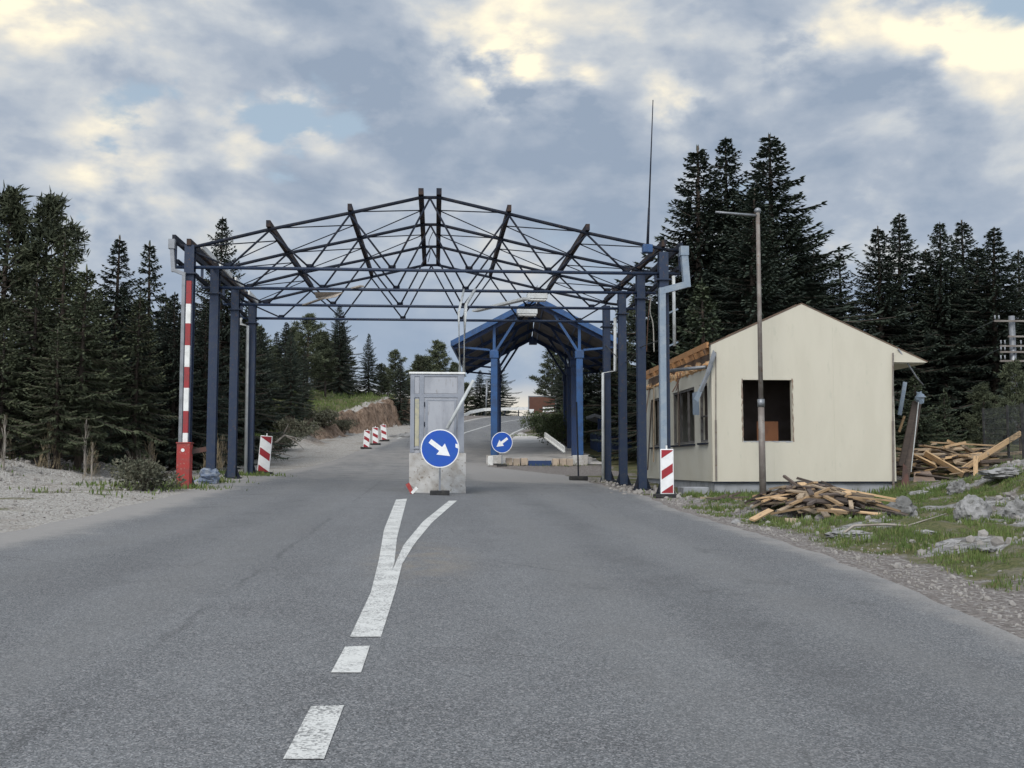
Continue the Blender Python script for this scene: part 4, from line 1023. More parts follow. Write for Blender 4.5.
for k in (3, 6):          # two faint cladding joints on the gable
    x = HX0 + (HX1-HX0)*k/9
    zt_ = hE + hs*min(x-HX0, HX1-x) - 0.06
    for za, zb in (((hz0+0.02, zt_),) if not (w0.x-0.02 < x < w1.x+0.02) else ((hz0+0.02, w0.z-0.03), (w1.z+0.03, zt_))):
        m_ = MB(); m_.bx(x-0.002, x+0.002, HY0-0.003, HY0+0.004, za, zb); m_.build('cladding_joint', M['sidecream'], house)
for (xa, xb, za, zb) in ((w0.x-0.035, w0.x-0.004, w0.z-0.03, w1.z+0.03), (w1.x+0.004, w1.x+0.03, w0.z-0.02, w1.z+0.04), (w0.x-0.003, w1.x+0.003, w0.z-0.03, w0.z-0.004)):
    m_ = MB(); stp = 24; o_ = len(m_.v); vert = (zb-za) > (xb-xa); rr = random.Random(int(xa*1000))
    for i in range(stp+1):
        u = i/stp
        for s_ in (0, 1):
            e_ = rr.uniform(-.014, .014)
            m_.v.append(((xa, xb)[s_]+e_, HY0-0.004, za+(zb-za)*u) if vert else (xa+(xb-xa)*u, HY0-0.004, (za, zb)[s_]+e_))
    for i in range(stp): m_.face((2*i, 2*i+1, 2*i+3, 2*i+2))
    m_.build('chipped_edge', M['plywood' if vert else 'greyconcrete'], house)
# pale cladding panel joint strip at the front corner, conduits on the gable corners
mb = MB(); mb.tube([hq(715.5, 352)+Vector((0, -0.03, 0)), hq(715.5, 420)+Vector((0, -0.03, 0))], 0.014, 6); mb.tube([hq(715.5, 420)+Vector((0, -0.03, 0)), hq(716, 480)+Vector((0, -0.03, 0))], 0.026, 6); mb.build('conduit', M['rustpole'], house)
mb = MB(); mb.tube([hq(892.5, 353)+Vector((0, -0.035, 0)), hq(892.5, 421)+Vector((0, -0.035, 0))], 0.022, 6); mb.tube([hq(892.5, 421)+Vector((0, -0.035, 0)), hq(893, 491)+Vector((0, -0.035, 0))], 0.034, 6)
mb.build('conduit', M['rustpole'], house)
# roof
def roof_slab(xa, za, xb, zb, y0, y1, th, name, mat, par):
    m_ = MB(); nn = Vector((-(zb-za), 0, xb-xa)).normalized()
    if nn.z < 0: nn = -nn
    pts = []
    for y in (y0, y1):
        for (x, z) in ((xa, za), (xb, zb)):
            for o_ in (0, th): pts.append(Vector((x, y, z)) + nn*o_)
    m_.add(pts, [(0, 1, 3, 2), (4, 6, 7, 5), (0, 4, 5, 1), (2, 3, 7, 6), (0, 2, 6, 4), (1, 5, 7, 3)])
    return m_.build(name, M[mat], par)
OV = hq(927.5, 365).x - HX1
roof_slab(hxm, hA+0.003, HX1+OV, hE-hs*OV+0.003, HY0-0.01, HY1+0.1, 0.03, 'roof', 'roofdeck', house)
roof_slab(hxm, hA+0.003, HX0-0.02, hE+0.003-hs*0.02, HY0-0.01, HY0+0.35, 0.03, 'roof', 'roofdeck', house)
roof_slab(hxm, hA+0.003, HX0+0.55, hE+0.003+hs*0.55, HY0+0.352, HY1+0.1, 0.05, 'roof', 'roofdeck', house)
m_ = MB(); m_.prism([(HX1+0.002, hE-hs*OV), (HX1+OV-0.02, hE-hs*OV-0.004), (HX1+OV-0.02, hE-hs*OV+0.01), (HX1+0.002, hE-0.005)], HY0+0.0, HY0+0.12); m_.build('eave_gable', M['cream'], house)
m_ = MB(); m_.bx(HX1+0.002, HX1+OV-0.03, HY0+0.121, HY1, hE-hs*OV-0.03, hE-hs*OV-0.01); m_.build('soffit', M['cream'], house)
for k in range(10):
    y = HY0+0.45+k*0.97
    m_ = MB(); m_.bar((hxm-0.05, y, hA-0.14), (HX0-0.08-0.05*(k % 3), y, hE-0.14-hs*(0.08+0.05*(k % 3))), 0.09, 0.17); m_.build('rafter', M['rafter'], house)
m_ = MB(); m_.bar((HX0-0.04, HY0+0.2, hE+0.02), (HX0-0.04, HY1-0.3, hE-0.02), 0.06, 0.16); m_.build('eave_board', M['rafter'], house)
m_ = MB()
rnd = random.Random(3)
y = HY0+TH+0.1
while y < HY1-0.4:
    L = rnd.uniform(0.2, 0.7); hh_ = rnd.uniform(0.10, 0.30)
    stone_mesh(m_, (HX0+0.09+rnd.uniform(-0.06, 0.03), y+L/2, hw+hh_*0.45), 0.5, (0.28, L*1.1, hh_*1.25), 2, rnd.randint(1, 999), 0.55); y += L*0.8
m_.build('torn_insulation', M['foam'], house)
m_ = MB(); m_.bx(HX0+0.10, HX0+0.15, HY0+TH, HY1-TH, hw+0.002, hE-0.2); m_.build('inner_board', M['roofdeck'], house)
m_ = MB(); p = hq(775, 441); m_.box((hq(776, 430).x+0.08, HY0+1.0, (hq(0, 441).z+hq(0, 416).z)/2-0.18), (0.62, 0.04, 0.95)); o = m_.build('inner_panel', M['innerboard'], house)
# step and loose pieces beside the house
Y = HY0-0.6; a = at(681, 499, Y); b_ = at(706, 487, Y); mb = MB(); mb.bx(a.x, b_.x, Y-0.3, Y+0.4, gp(a.x, Y).z-0.1, b_.z); simple('concrete_step', 'low grey concrete step beside the plinth left of the cream gable', 'step', mb, M['greyconcrete'], bevel=0.02)
def sheet(name, label, cat, corners, th, mat):
    mb = MB(); c = [Vector(p) for p in corners]; nn = (c[1]-c[0]).cross(c[3]-c[0]).normalized()*th
    mb.add(c + [p+nn for p in c], [(0, 3, 2, 1), (4, 5, 6, 7), (0, 1, 5, 4), (1, 2, 6, 5), (2, 3, 7, 6), (3, 0, 4, 7)]); return simple(name, label, cat, mb, M[mat])
Y = HY0-0.12
sheet('metal_flashing', 'crumpled galvanised flashing hanging from the left corner of the cream gable', 'flashing', [at(700, 392, Y), at(703, 391.5, Y-.1), at(716.5, 354, Y), at(713.5, 350, Y)], 0.02, 'galv')
sheet('metal_flashing', 'bent thin metal strip hanging beside the crumpled flashing', 'flashing', [at(694, 399, Y+.3), at(698, 402, Y+.3), at(713, 366, Y+.1), at(711, 362, Y+.1)], 0.02, 'pipe')
sheet('window_board', 'pale blue grey sheet hanging between the two nearest side windows', 'sheet', [at(693.5, 415, HY0+.9), at(699.5, 415, HY0+.5), at(699, 391, HY0+.5), at(693, 393, HY0+.9)], 0.02, 'pipe')
tpipe('gutter_pipe', 'loose grey gutter length sticking out under the left eave of the cream house', 'gutter', [at(671, 370.5, HY0+1.2), at(706, 367, HY0+.2)], 0.05, 'galv')
for k, pl in enumerate(([(681, 372), (679, 380), (676, 391)], [(677, 373), (677.5, 382), (672.5, 392)])):
    cable('cable', ('nearer' if k == 0 else 'farther')+' orange brown cable hanging under the stripped left eave', [at(a_, b2, yside(682)-0.35-0.1*k) for a_, b2 in pl], 0.016, 'cable')
for k, (pa, pb, ya, lb, mt) in enumerate((((651, 470), (654, 388), 651, 'dark torn lath hanging askew at the far end of the stripped side wall', 'darkwood'), ((657, 462), (655.5, 386), 656, 'pale torn lath hanging at the far end of the stripped side wall', 'wood2'),
        ((664, 452), (668, 384), 666, 'brown torn lath across the far side window', 'darkwood'), ((683, 446), (680, 384), 682, 'splintered batten across the middle side window', 'darkwood'), ((647, 430), (652, 381), 650, 'short broken board dangling at the far eave of the side wall', 'plywood'))):
    Y_ = yside(ya); mb = MB(); mb.bar(at(*pa, Y_)+Vector((-.12, 0, 0)), at(*pb, Y_)+Vector((-.06, 0, 0)), 0.09, 0.03, Vector((1, 0, 0))); simple('torn_lath', lb, 'lath', mb, M[mt])
# right-hand debris
Yd = HY0+1.2
def board(label, pa, pb, wd, th, mat, Ya=Yd, Yb=Yd, name='leaning_board', group=None):
    mb = MB(); mb.bar(at(*pa, Ya), at(*pb, Yb), wd, th, Vector((0, 1, 0))); return simple(name, label, 'board', mb, M[mat], group)
board('long grey board leaning against the right corner of the cream house', (901, 466), (915, 402), 0.16, 0.05, 'darkwood')
board('dark broad board leaning right of the long grey one', (905, 482), (918, 402), 0.20, 0.06, 'darkwood', Yd+.2, Yd+.2)
board('short yellow batten standing in the shade of the right eave', (899, 432), (904.5, 416), 0.06, 0.05, 'wood', Yd+.6, Yd+.6)
board('pale grey window frame piece hanging behind the right corner', (899.5, 415), (905, 382), 0.12, 0.05, 'pipe', Yd+1.0, Yd+1.0)
board('pale thin strip hanging down in front of the leaning boards', (911, 472), (918.5, 402), 0.02, 0.02, 'palepipe', Yd-.3, Yd-.3)
sheet('brown_sheet', 'dark red brown sheet crumpled at the foot of the leaning boards', 'sheet', [at(901, 487, Yd-.5), at(910, 489, Yd-.6), at(907, 468, Yd-.1), at(903, 464, Yd)], 0.03, 'redboard')
tpipe('loose_pipe', 'thin grey pipe sloping from the right eave corner to the leaning boards', 'pipe', [hq(897.5, 349)+Vector((0, -.05, 0)), at(917, 378, HY0+.3), at(923, 385, HY0+.5)], 0.022, 'galv')
mb = MB()
stone_mesh(mb, at(919.5, 397, Yd-.2), 0.14, (1.1, .6, 1), 2, 5, 0.8); 
simple('torn_foil', 'pale blue torn foil snagged on top of the leaning boards', 'foil', mb, M['pipe'])

# ---------------------------------------------------------------- lamp post, fence, utility pole
Y = 27.3; p = at(763, 495, Y); g = gp(p.x, Y)
lp = thing('lamp_post', 'slim brown grey lamp post with a bare side arm before the cream house', 'lamp post', g)
tp = at(757.7, 212, Y); mid = at(761, 403, Y)
mb = MB(); mb.tube([g-Vector((0, 0, .2)), mid], 0.095, 10, 0.085); mb.build('lower_tube', M['rustpole'], lp, smooth=True)
mb = MB(); mb.tube([mid, tp], 0.065, 10, 0.055); mb.build('upper_tube', M['rustpole'], lp, smooth=True)
mb = MB(); mb.tube([mid-Vector((0, 0, .1)), mid+Vector((0, 0, .1))], 0.10, 10); mb.build('collar', M['galv'], lp, smooth=True)
mb = MB(); mb.tube([tp+Vector((0, 0, -0.1)), at(738, 214, Y-.1), at(715.5, 212, Y-.2)], 0.038, 8, 0.03); mb.build('arm', M['galv'], lp, smooth=True)
mb = MB(); stone_mesh(mb, tp+Vector((0, 0, .04)), 0.09, (1, 1, .9), 2, 0, 0); mb.build('cap', M['galv'], lp, smooth=True)
fence = thing('mesh_fence', 'dark wire mesh fence on thin posts right of the timber heap', 'fence', gp(18, 33))
fpts = []
for px, Y, pt in ((983, 34.0, 408), (1007, 31.0, 405), (1021.5, 29.2, 403), (1050, 27.0, 400), (1085, 24.5, 396)):
    p = at(px, pt, Y); fpts.append(p); mb = MB(); mb.tube([Vector((p.x, Y, ground_h(p.x, Y)-.2)), p], 0.045, 6); mb.build('post', M['rubber'], fence)
m, t, b = new_mat('green_black_mesh'); b.inputs['Base Color'].default_value = (0.03, 0.035, 0.035, 1); M['mesh'] = m
for a, b_ in zip(fpts, fpts[1:]):
    mb = MB(); ga, gb = ground_h(a.x, a.y)+0.05, ground_h(b_.x, b_.y)+0.05
    n_ = max(6, int((b_-a).length/0.16))
    for k in range(n_+1):
        u = k/n_; q_ = a.lerp(b_, u); zl = ga+(gb-ga)*u; zu = a.z+(b_.z-a.z)*u - 0.05
        mb.tube([(q_.x, q_.y, zl), (q_.x, q_.y, zu)], 0.007, 3, cap=False)
    for k in range(10):
        v = k/9; mb.tube([(a.x, a.y, ga+(a.z-.05-ga)*v), (b_.x, b_.y, gb+(b_.z-.05-gb)*v)], 0.007, 3, cap=False)
    mb.build('mesh_panel', M['mesh'], fence)
Y = 52.0; a = at(1011.5, 316, Y); g = Vector((a.x, Y, ground_h(a.x, Y)))
up = thing('utility_pole', 'grey utility pole with crossarms and insulators rising among the right conifers', 'utility pole', g)
mb = MB(); mb.tube([g-Vector((0, 0, .5)), a], 0.20, 10, 0.15); mb.build('pole', M['galv'], up, smooth=True)
for y_, x0, x1 in ((321, 994, 1030), (336.5, 1008, 1030), (346, 1000, 1024), (352, 1000, 1024), (361, 1000, 1030)):
    mb = MB(); mb.bar(at(x0, y_, Y-.25), at(x1, y_, Y-.25), 0.08, 0.09); arm = mb.build('crossarm', M['rustpole'], up)
    for xx in ((x0+1, x0+5, x1-3) if y_ != 336.5 else (x1-4,)):
        mb = MB(); p = at(xx, y_, Y-.25); mb.tube([p+Vector((0, 0, .06)), p+Vector((0, 0, .16)), p+Vector((0, 0, .2)), p+Vector((0, 0, .3))], [0.025, 0.05, 0.035, 0.05], 8); mb.build('insulator', M['galv'], arm, smooth=True)
for k, (pa, pb, Yb) in enumerate((((996, 320), (900, 352), 70), ((1003, 347), (905, 383), 68))):
    a, b_ = at(*pa, Y-.2), at(*pb, Yb); md = (a+b_)/2-Vector((0, 0, .35))
    o = cable('power_line', ('upper' if k == 0 else 'lower')+' dark overhead wire running left from the utility pole', [a, md, b_], 0.022, 'galv'); 

# ================================================================== TREES
class Quads:
    def __init__(s): s.p = []
    def twig(s, a, d, L, wd, nrm):          # a tapered needle-twig: one quad
        side = d.cross(nrm)
        if side.length < 1e-4: side = Vector((1, 0, 0))
        side.normalize(); b_ = a + d*L
        s.p.append((a - side*wd*0.5, a + d*(L*0.45) - side*wd*0.62, b_, a + d*(L*0.45) + side*wd*0.62))
    def build(s, name, mat, parent):
        v = np.array([[tuple(q_) for q_ in p] for p in s.p]).reshape(-1, 3); n = len(s.p)
        me = bpy.data.meshes.new(name); me.vertices.add(4*n); me.vertices.foreach_set('co', v.reshape(-1).astype(np.float32))
        me.loops.add(4*n); me.loops.foreach_set('vertex_index', np.arange(4*n, dtype=np.int32))
        me.polygons.add(n); me.polygons.foreach_set('loop_start', np.arange(0, 4*n, 4, dtype=np.int32))
        me.update(calc_edges=True); me.materials.append(mat)
        o = bpy.data.objects.new(name, me); COL.objects.link(o)
        if parent: o.parent = parent
        return o
def spruce(seed, h, rad, bare, kind='spruce', dens=1.0, sparse=0.0, name='spruce_tree'):
    rn = random.Random(seed); root = thing(name, 'x', 'tree')
    mb = MB(); Q = Quads()
    lean = [rn.uniform(-.012, .012)*h, rn.uniform(-.012, .012)*h]
    tp = lambda z: Vector((lean[0]*(z/h)**2, lean[1]*(z/h)**2, z))
    mb.tube([tp(h*k/10)-Vector((0, 0, .3 if k == 0 else 0)) for k in range(11)], [0.013*h*(1-k/10.4)+0.015 for k in range(11)], 7)
    z = bare*h
    up = Vector((0, 0, 1))
    while z < h*0.985:
        u = (z/h-bare)/(1-bare)
        # crown radius: full low down, concave spire above
        r_env = rad*((1-u)**1.02)*(0.62+0.38*min(1, u*5+0.3))*1.16 + 0.05
        nb = max(4, int((7 if u < 0.7 else 6)*dens))
        ph = rn.random()*6.28
        for k in range(nb):
            if rn.random() < sparse: continue
            az = ph + 6.283*k/nb + rn.uniform(-.3, .3)
            L = r_env*rn.uniform(0.62, 1.12)*(1.25 if rn.random() < 0.12 else 1)
            z0 = z + rn.uniform(-.15, .15)
            a = tp(z0); rise = (0.55*u - 0.28 + rn.uniform(-.1, .1))      # drooping low, rising near the top
            out = Vector((math.cos(az), math.sin(az), 0)); sd_ = Vector((-out.y, out.x, 0))
            ns = max(3, int(L/0.13)); pts = []
            for i in range(ns+1):
                v = i/ns; pts.append(a + out*(L*v) + up*(L*(rise*v - 0.30*v*v*(1-u) + 0.22*v**4)))
            mb.tube(pts[::max(1, ns//3)], [0.022*L*(1-0.8*i/max(1, len(pts[::max(1, ns//3)])-1))+0.006 for i in range(len(pts[::max(1, ns//3)]))], 3, cap=False)
            fs = min(1.0, 0.40+L*0.36)
            for i in range(1, ns+1):
                v = i/ns
                if v < 0.16 and u < 0.75: continue
                d0 = (pts[i]-pts[i-1]).normalized(); tl = (0.26 + 0.46*(1-v))*fs
                for s_ in (-1, 1):
                    dd = (d0*0.75 + sd_*s_*rn.uniform(0.45, 1.0) + up*rn.uniform(-.35, .08)).normalized()
                    Q.twig(pts[i], dd, tl*rn.uniform(.7, 1.25), 0.085*rn.uniform(.8, 1.3), up)
                    if rn.random() < 0.8: Q.twig(pts[i]+dd*tl*0.30, (dd*0.5+up*-0.8+d0*.35).normalized(), tl*rn.uniform(.5, .95), 0.075, out)
                    if rn.random() < 0.5: Q.twig(pts[i]+dd*tl*0.55, (dd*0.4+d0*.9+up*rn.uniform(-.3, .3)).normalized(), tl*rn.uniform(.4, .7), 0.07, up)
                Q.twig(pts[i], (d0 + up*rn.uniform(-.2, .5)).normalized(), 0.30*fs*rn.uniform(.7, 1.2), 0.075, sd_)
            Q.twig(pts[-1], (pts[-1]-pts[-2]).normalized(), 0.30*fs, 0.06, up)
        z += (0.24 + 0.20*(1-u)*min(1, h/12))/math.sqrt(dens)
    for k in range(3): Q.twig(tp(h*0.975), (up + Vector((rn.uniform(-.08, .08), rn.uniform(-.08, .08), 0))).normalized(), 0.45, 0.06, Vector((1, k*.5, 0)))
    if bare > 0.05:           # dead lower limbs
        for k in range(int(14*bare/0.12)):
            z = rn.uniform(0.25, 1)*bare*h; az = rn.random()*6.28; L = rn.uniform(.4, 1.4)
            mb.tube([tp(z), tp(z)+Vector((math.cos(az)*L, math.sin(az)*L, -0.25*L))], [0.025, 0.008], 3, cap=False)
    mb.build('trunk', M['bark'], root, smooth=True); Q.build('crown', M[kind], root)
    return root
def pine(seed, h, rad, bare, kind='pine', flat=0.5, nl=46):
    rn = random.Random(seed); root = thing('pine_tree', 'x', 'tree'); mb = MB(); Q = Quads(); up = Vector((0, 0, 1))
    bend = [rn.uniform(-.05, .05)*h, rn.uniform(-.05, .05)*h]
    tp = lambda z: Vector((bend[0]*(z/h)**2, bend[1]*(z/h)**2, z))
    mb.tube([tp(h*k/10*0.97)-Vector((0, 0, .3 if k == 0 else 0)) for k in range(11)], [0.014*h*(1-k/10.8)+0.02 for k in range(11)], 7)
    lobes = [rn.uniform(0.55, 1.25) for _ in range(9)]
    def tuft(c, r_, d_):
        for _ in range(int(44*r_/0.4)):
            d = Vector((rn.gauss(0, 1), rn.gauss(0, 1), rn.gauss(0.35, 0.8))).normalized()
            d = (d + d_*0.5).normalized()
            Q.twig(c + Vector((rn.gauss(0, 1), rn.gauss(0, 1), rn.gauss(0, .6)))*r_*0.36, d, r_*rn.uniform(.5, .95), 0.058*rn.uniform(.8, 1.4), Vector((rn.random()-.5, rn.random()-.5, rn.random()-.5)))
    for k in range(nl):
        u = (k+rn.random())/nl; z = h*(bare + (0.97-bare)*u)
        env = rad*1.15*((1-u)**0.72)*(0.55+0.45*min(1, u*4))*lobes[int(u*8.99)]
        az = k*2.4 + rn.uniform(-.5, .5); L = max(0.35, env*rn.uniform(.55, 1.1))
        out = Vector((math.cos(az), math.sin(az), 0)); sd_ = Vector((-out.y, out.x, 0)); el = rn.uniform(-.05, .35) + 0.5*u
        pts = [tp(z) + out*(L*v) + up*(L*(el*v + 0.22*v*v*flat)) + sd_*(L*0.12*math.sin(v*3+k)) for v in (0, .25, .5, .75, 1)]
        mb.tube(pts, [0.028*L+0.02, 0.02*L+.015, 0.014*L+.012, 0.01*L+.008, 0.006], 4, cap=False)
        nt = max(2, int(L/0.34))
        for i in range(nt):
            v = 0.35 + 0.65*(i+rn.random())/nt; f = v*4; j = min(3, int(f)); p = pts[j].lerp(pts[j+1], f-j)
            off = sd_*rn.uniform(-.3, .3)*L*(1.1-v) + up*rn.uniform(-.05, .2)
            tuft(p+off, rn.uniform(.34, .58), out)
        tuft(pts[-1], 0.5, out)
    tuft(tp(h*0.97), 0.5, up)
    for k in range(10):
        z = rn.uniform(0.2, 1)*bare*h; az = rn.random()*6.28; L = rn.uniform(.5, 1.5)
        mb.tube([tp(z), tp(z)+Vector((math.cos(az)*L, math.sin(az)*L, rn.uniform(-.3, .1)*L))], [0.03, 0.008], 3, cap=False)
    mb.build('trunk', M['bark'], root, smooth=True); Q.build('crown', M[kind], root); return root
def shrub(seed, r_, h, kind='bushleaf', leaf=0.085, n=2600, name='shrub', stems=16):
    rn = random.Random(seed); root = thing(name, 'x', 'shrub'); mb = MB(); Q = Quads()
    lob = [(Vector((rn.uniform(-.55, .55)*r_, rn.uniform(-.55, .55)*r_, h*rn.uniform(.3, .75))), rn.uniform(.3, .6)*r_) for _ in range(9)]
    for i in range(n):
        c, rr = rn.choice(lob); d = Vector((rn.gauss(0, 1), rn.gauss(0, 1), rn.gauss(0, 1))).normalized()
        p = c + Vector((d.x, d.y, d.z*h/r_*0.55))*rr*rn.uniform(.6, 1.12)
        if p.z < 0.02: p.z = rn.uniform(0.02, 0.2)
        Q.twig(p, (d+Vector((rn.gauss(0, .7), rn.gauss(0, .7), rn.gauss(0.2, .7)))).normalized(), leaf*rn.uniform(.8, 1.8), leaf*rn.uniform(.5, .9), Vector((rn.random()-.5, rn.random()-.5, rn.random()-.5)))
    for i in range(stems):
        c, rr = rn.choice(lob); mb.tube([Vector((rn.uniform(-.1, .1), rn.uniform(-.1, .1), -0.1)), c*0.5+Vector((0, 0, .1)), c+Vector((rn.uniform(-.3, .3), rn.uniform(-.3, .3), rr*0.8))], [0.02, 0.014, 0.005], 4, cap=False)
    mb.build('stem', M['bark'], root); Q.build('foliage', M[kind], root); return root

PROTO = {
    's1': (spruce(11, 14, 3.2, 0.06), 14), 's2': (spruce(23, 14, 2.8, 0.08, dens=1.1), 14), 's3': (spruce(37, 14, 2.5, 0.08, sparse=0.10), 14),
    's4': (spruce(41, 14, 3.7, 0.05, dens=1.1), 14), 'n1': (spruce(53, 11, 1.7, 0.16, sparse=0.25), 11),
    'f1': (spruce(61, 9, 2.3, 0.24, 'pine', 1.0, 0.1), 9), 'f2': (spruce(67, 9, 2.0, 0.20, 'pine', 1.0, 0.15), 9),
    'y1': (spruce(71, 6, 1.5, 0.03, 'youngspruce', 1.15), 6), 'y2': (spruce(73, 6, 1.7, 0.03, 'youngspruce', 1.1), 6),
    'p1': (pine(83, 11, 2.9, 0.28), 11), 'p2': (pine(89, 11, 2.4, 0.25), 11), 'p3': (pine(97, 9, 2.6, 0.2, nl=40), 9), 'p4': (pine(101, 10, 3.4, 0.15, nl=52), 10)}
for k_, (r_, _) in PROTO.items(): remember(r_)
USED = set()
trn = random.Random(5)
def tree(kind, px, ytop, Y, label, group=None, wide=1.0, sink=0.0):
    if kind[0] == 's': wide *= 1.42 if px > 655 else 1.15
    """px / ytop: where the tip shows; the tree stands on the ground at depth Y with its true height"""
    tip = at(px, ytop, Y); gz_ = ground_h(tip.x, Y) - 0.05 - sink
    root, h = PROTO[kind]; s_ = (tip.z-gz_)/h
    sx = s_*wide*trn.uniform(.93, 1.07); rz = trn.random()*6.28
    if kind not in USED:
        USED.add(kind); root.location = (tip.x, Y, gz_); root.scale = (sx, sx, s_); root.rotation_euler = (0, 0, rz); root['label'] = label
        if group: root['group'] = group
        return root
    r = dup(root, (tip.x, Y, gz_), rz, (sx, sx, s_), label, None)
    if 'group' in r: del r['group']
    if group: r['group'] = group
    return r
T = [  # left-hand forest, front
 ('p2', 4, 190, 38, 'bushy dark pine cut by the left edge of the photo, above its neighbours', 1.0),
 ('f2', 66, 236, 37, 'olive spruce with its tip just right of the tall broad pine', 1.2),
 ('p1', 44, 196, 39, 'tall broad pine with clumped crown, second from the left edge', 0.85),
 ('f1', 38, 262, 33.5, 'shaggy olive spruce in front of the tall broad pine at far left', 1.25),
 ('f2', 84, 268, 33, 'olive spruce with bare lower trunk behind the left gravel heap', 1.2),
 ('s3', 117, 236, 41, 'slender pointed spruce, tallest between the broad pine and the barrier', 1.25),
 ('n1', 152, 243, 44, 'thin ragged conifer just left of the raised barrier boom', 1.3),
 ('f2', 138, 296, 35, 'lower olive spruce in front of the slender pointed one', 1.15),
 ('s2', 176, 292, 42, 'dark spruce directly behind the raised barrier boom', 1.2),
 ('f1', 5, 318, 32, 'dense low spruce at the left edge beside the gravel heap', 1.3),
 ('f2', 60, 330, 31.5, 'small shaggy spruce with bare stems behind the pale gravel heap', 1.2),
 ('s4', 222, 218, 49, 'tall dark spruce rising through the left corner of the canopy skeleton', 0.85),
 ('s2', 206, 305, 44, 'dark spruce seen between the first two left columns', 1.2),
 ('p2', 243, 318, 50, 'pine seen between the third and fourth left columns', 1.2),
 ('f1', 262, 326, 74, 'dark spruce just right of the rear left column', 1.2),
 ('s2', 285, 322, 84, 'dark spruce at the left of the grassy bank', 1.3),
 ('p1', 308, 314, 86, 'pine under the left tie tubes of the skeleton', 1.2),
 ('s4', 340, 304, 94, 'tallest dark conifer over the grassy bank, its tip through the skeleton', 0.95),
 ('p2', 326, 332, 88, 'bushy pine in front of the tallest conifer on the grassy bank', 1.2),
 ('s1', 369, 333, 98, 'symmetrical pointed spruce standing clear above the brown cut bank', 0.9),
 ('p3', 396, 351, 104, 'rounded pine above the end of the brown cut bank', 1.0),
 ('p3', 382, 364, 100, 'low bushy pine between the pointed spruce and the rounded pine', 1.0),
 ('p4', 437, 342, 112, 'domed dark tree behind the booth roof and its conduits', 1.25),
 ('p3', 417, 356, 110, 'small pine peeping over the left edge of the booth roof', 1.1),
 # beyond the bend
 ('s4', 497, 358, 125, 'dark broad spruce behind the left column of the blue canopy', 1.5),
 ('s1', 480, 370, 124, 'smaller spruce left of the broad one beyond the guard rail', 1.5),
 ('p3', 466, 384, 124, 'lowest bushy tree beyond the guard rail near the leaning pole', 1.2),
 # right of the lane
 ('p2', 551, 345, 106, 'ragged pine framed by the blue canopy, above the brown sign', 1.45),
 ('s1', 566, 338, 88, 'dark spruce behind the right columns of the blue canopy', 1.2),
 ('s4', 586, 330, 74, 'dark conifer just right of the blue canopy column', 1.0),
 ('s1', 612, 322, 66, 'dark conifer behind the dark blue shed, between the right columns', 1.1),
 ('p1', 636, 290, 60, 'pine whose top shows through the right corner of the skeleton', 1.1),
 # the big group behind the house
 ('s1', 697, 146, 55, 'left spire of the great spruce trio behind the house', 1.1),
 ('s4', 725, 139, 57, 'middle spire of the great spruce trio behind the house', 0.95),
 ('s1', 770, 134, 54, 'right, widest and tallest spruce of the great trio behind the house', 1.25),
 ('s2', 748, 190, 50, 'spruce in front of the gap in the great trio', 1.3),
 ('y1', 703, 286, 44, 'lighter green young spruce before the great trio, left of the house', 1.3),
 ('s2', 666, 265, 52, 'dark spruce right behind the cranked drainpipe', 1.2),
 ('s3', 816, 252, 60, 'short spruce on the right shoulder of the great trio', 1.3),
 ('s3', 841, 252, 64, 'small pointed spruce alone right of the great trio', 1.1),
 ('s1', 878, 226, 58, 'left tip of the twin spruces over the right roof slope', 1.0),
 ('s2', 896, 213, 60, 'right and taller tip of the twin spruces over the right roof slope', 1.15),
 ('s4', 938, 222, 58, 'left spruce of the dense trio at the right', 1.0),
 ('s1', 962, 220, 62, 'middle spruce of the dense trio at the right', 1.1),
 ('s2', 990, 227, 56, 'right spruce of the dense trio, before the utility pole', 1.25),
 ('s1', 1018, 250, 58, 'dark spruce at the right edge of the photo above the utility pole', 1.1),
 ('y1', 915, 376, 41, 'lighter green young spruce just right of the house eave', 1.35),
 ('y2', 944, 392, 43, 'second young spruce behind the heap of timber', 1.2),
 ('p3', 985, 385, 44, 'low light green pine left of the utility pole foot', 1.0),
 ('p3', 1017, 362, 46, 'light green pine in front of the utility pole foot', 0.9),
]
for k_, px, yt, Y, lb, wd in T: tree(k_, px, yt, Y, lb, None, wd)
T2 = [('s2', 292, 330, 70, 'thin dark spruce standing in front of the grassy bank', .9), ('s3', 304, 345, 74, 'slim dark spruce just right of the one before the grassy bank', .9),
 ('s4', 735, 205, 60, 'broad spruce filling the space under the left spires of the trio', 1.2), ('s1', 795, 225, 58, 'spruce filling the right flank of the great trio', 1.3), ('s4', 690, 240, 58, 'spruce filling the left flank of the great trio', 1.1),
 ('s1', 925, 250, 60, 'spruce in the notch left of the dense right trio', 1.2), ('s4', 975, 248, 59, 'spruce in the notch right of the middle of the dense right trio', 1.1)]
for k_, px, yt, Y, lb, wd in T2: tree(k_, px, yt, Y, lb, None, wd)
F1 = 'conifers filling the left forest'
for i in range(34):
    Y = trn.uniform(46, 76); px = trn.uniform(-60, 238) if Y < 62 else trn.uniform(100, 268)
    top = trn.uniform(300, 345) if px > 200 else trn.uniform(285, 335)
    tree(trn.choice(['s1', 's2', 's3', 's4', 'n1', 'f1']), px, top, Y, 'dark conifer deep in the left forest, mostly hidden by trees in front', F1, 1.25)
F2 = 'conifers filling the right forest'
for i in range(30):
    Y = trn.uniform(62, 84); px = trn.uniform(640, 1100)
    tree(trn.choice(['s1', 's2', 's3', 's4']), px, trn.uniform(285, 335), Y, 'dark conifer deep in the right forest, mostly hidden by trees in front', F2, 1.3)
F3 = 'trees massed behind the grassy bank'
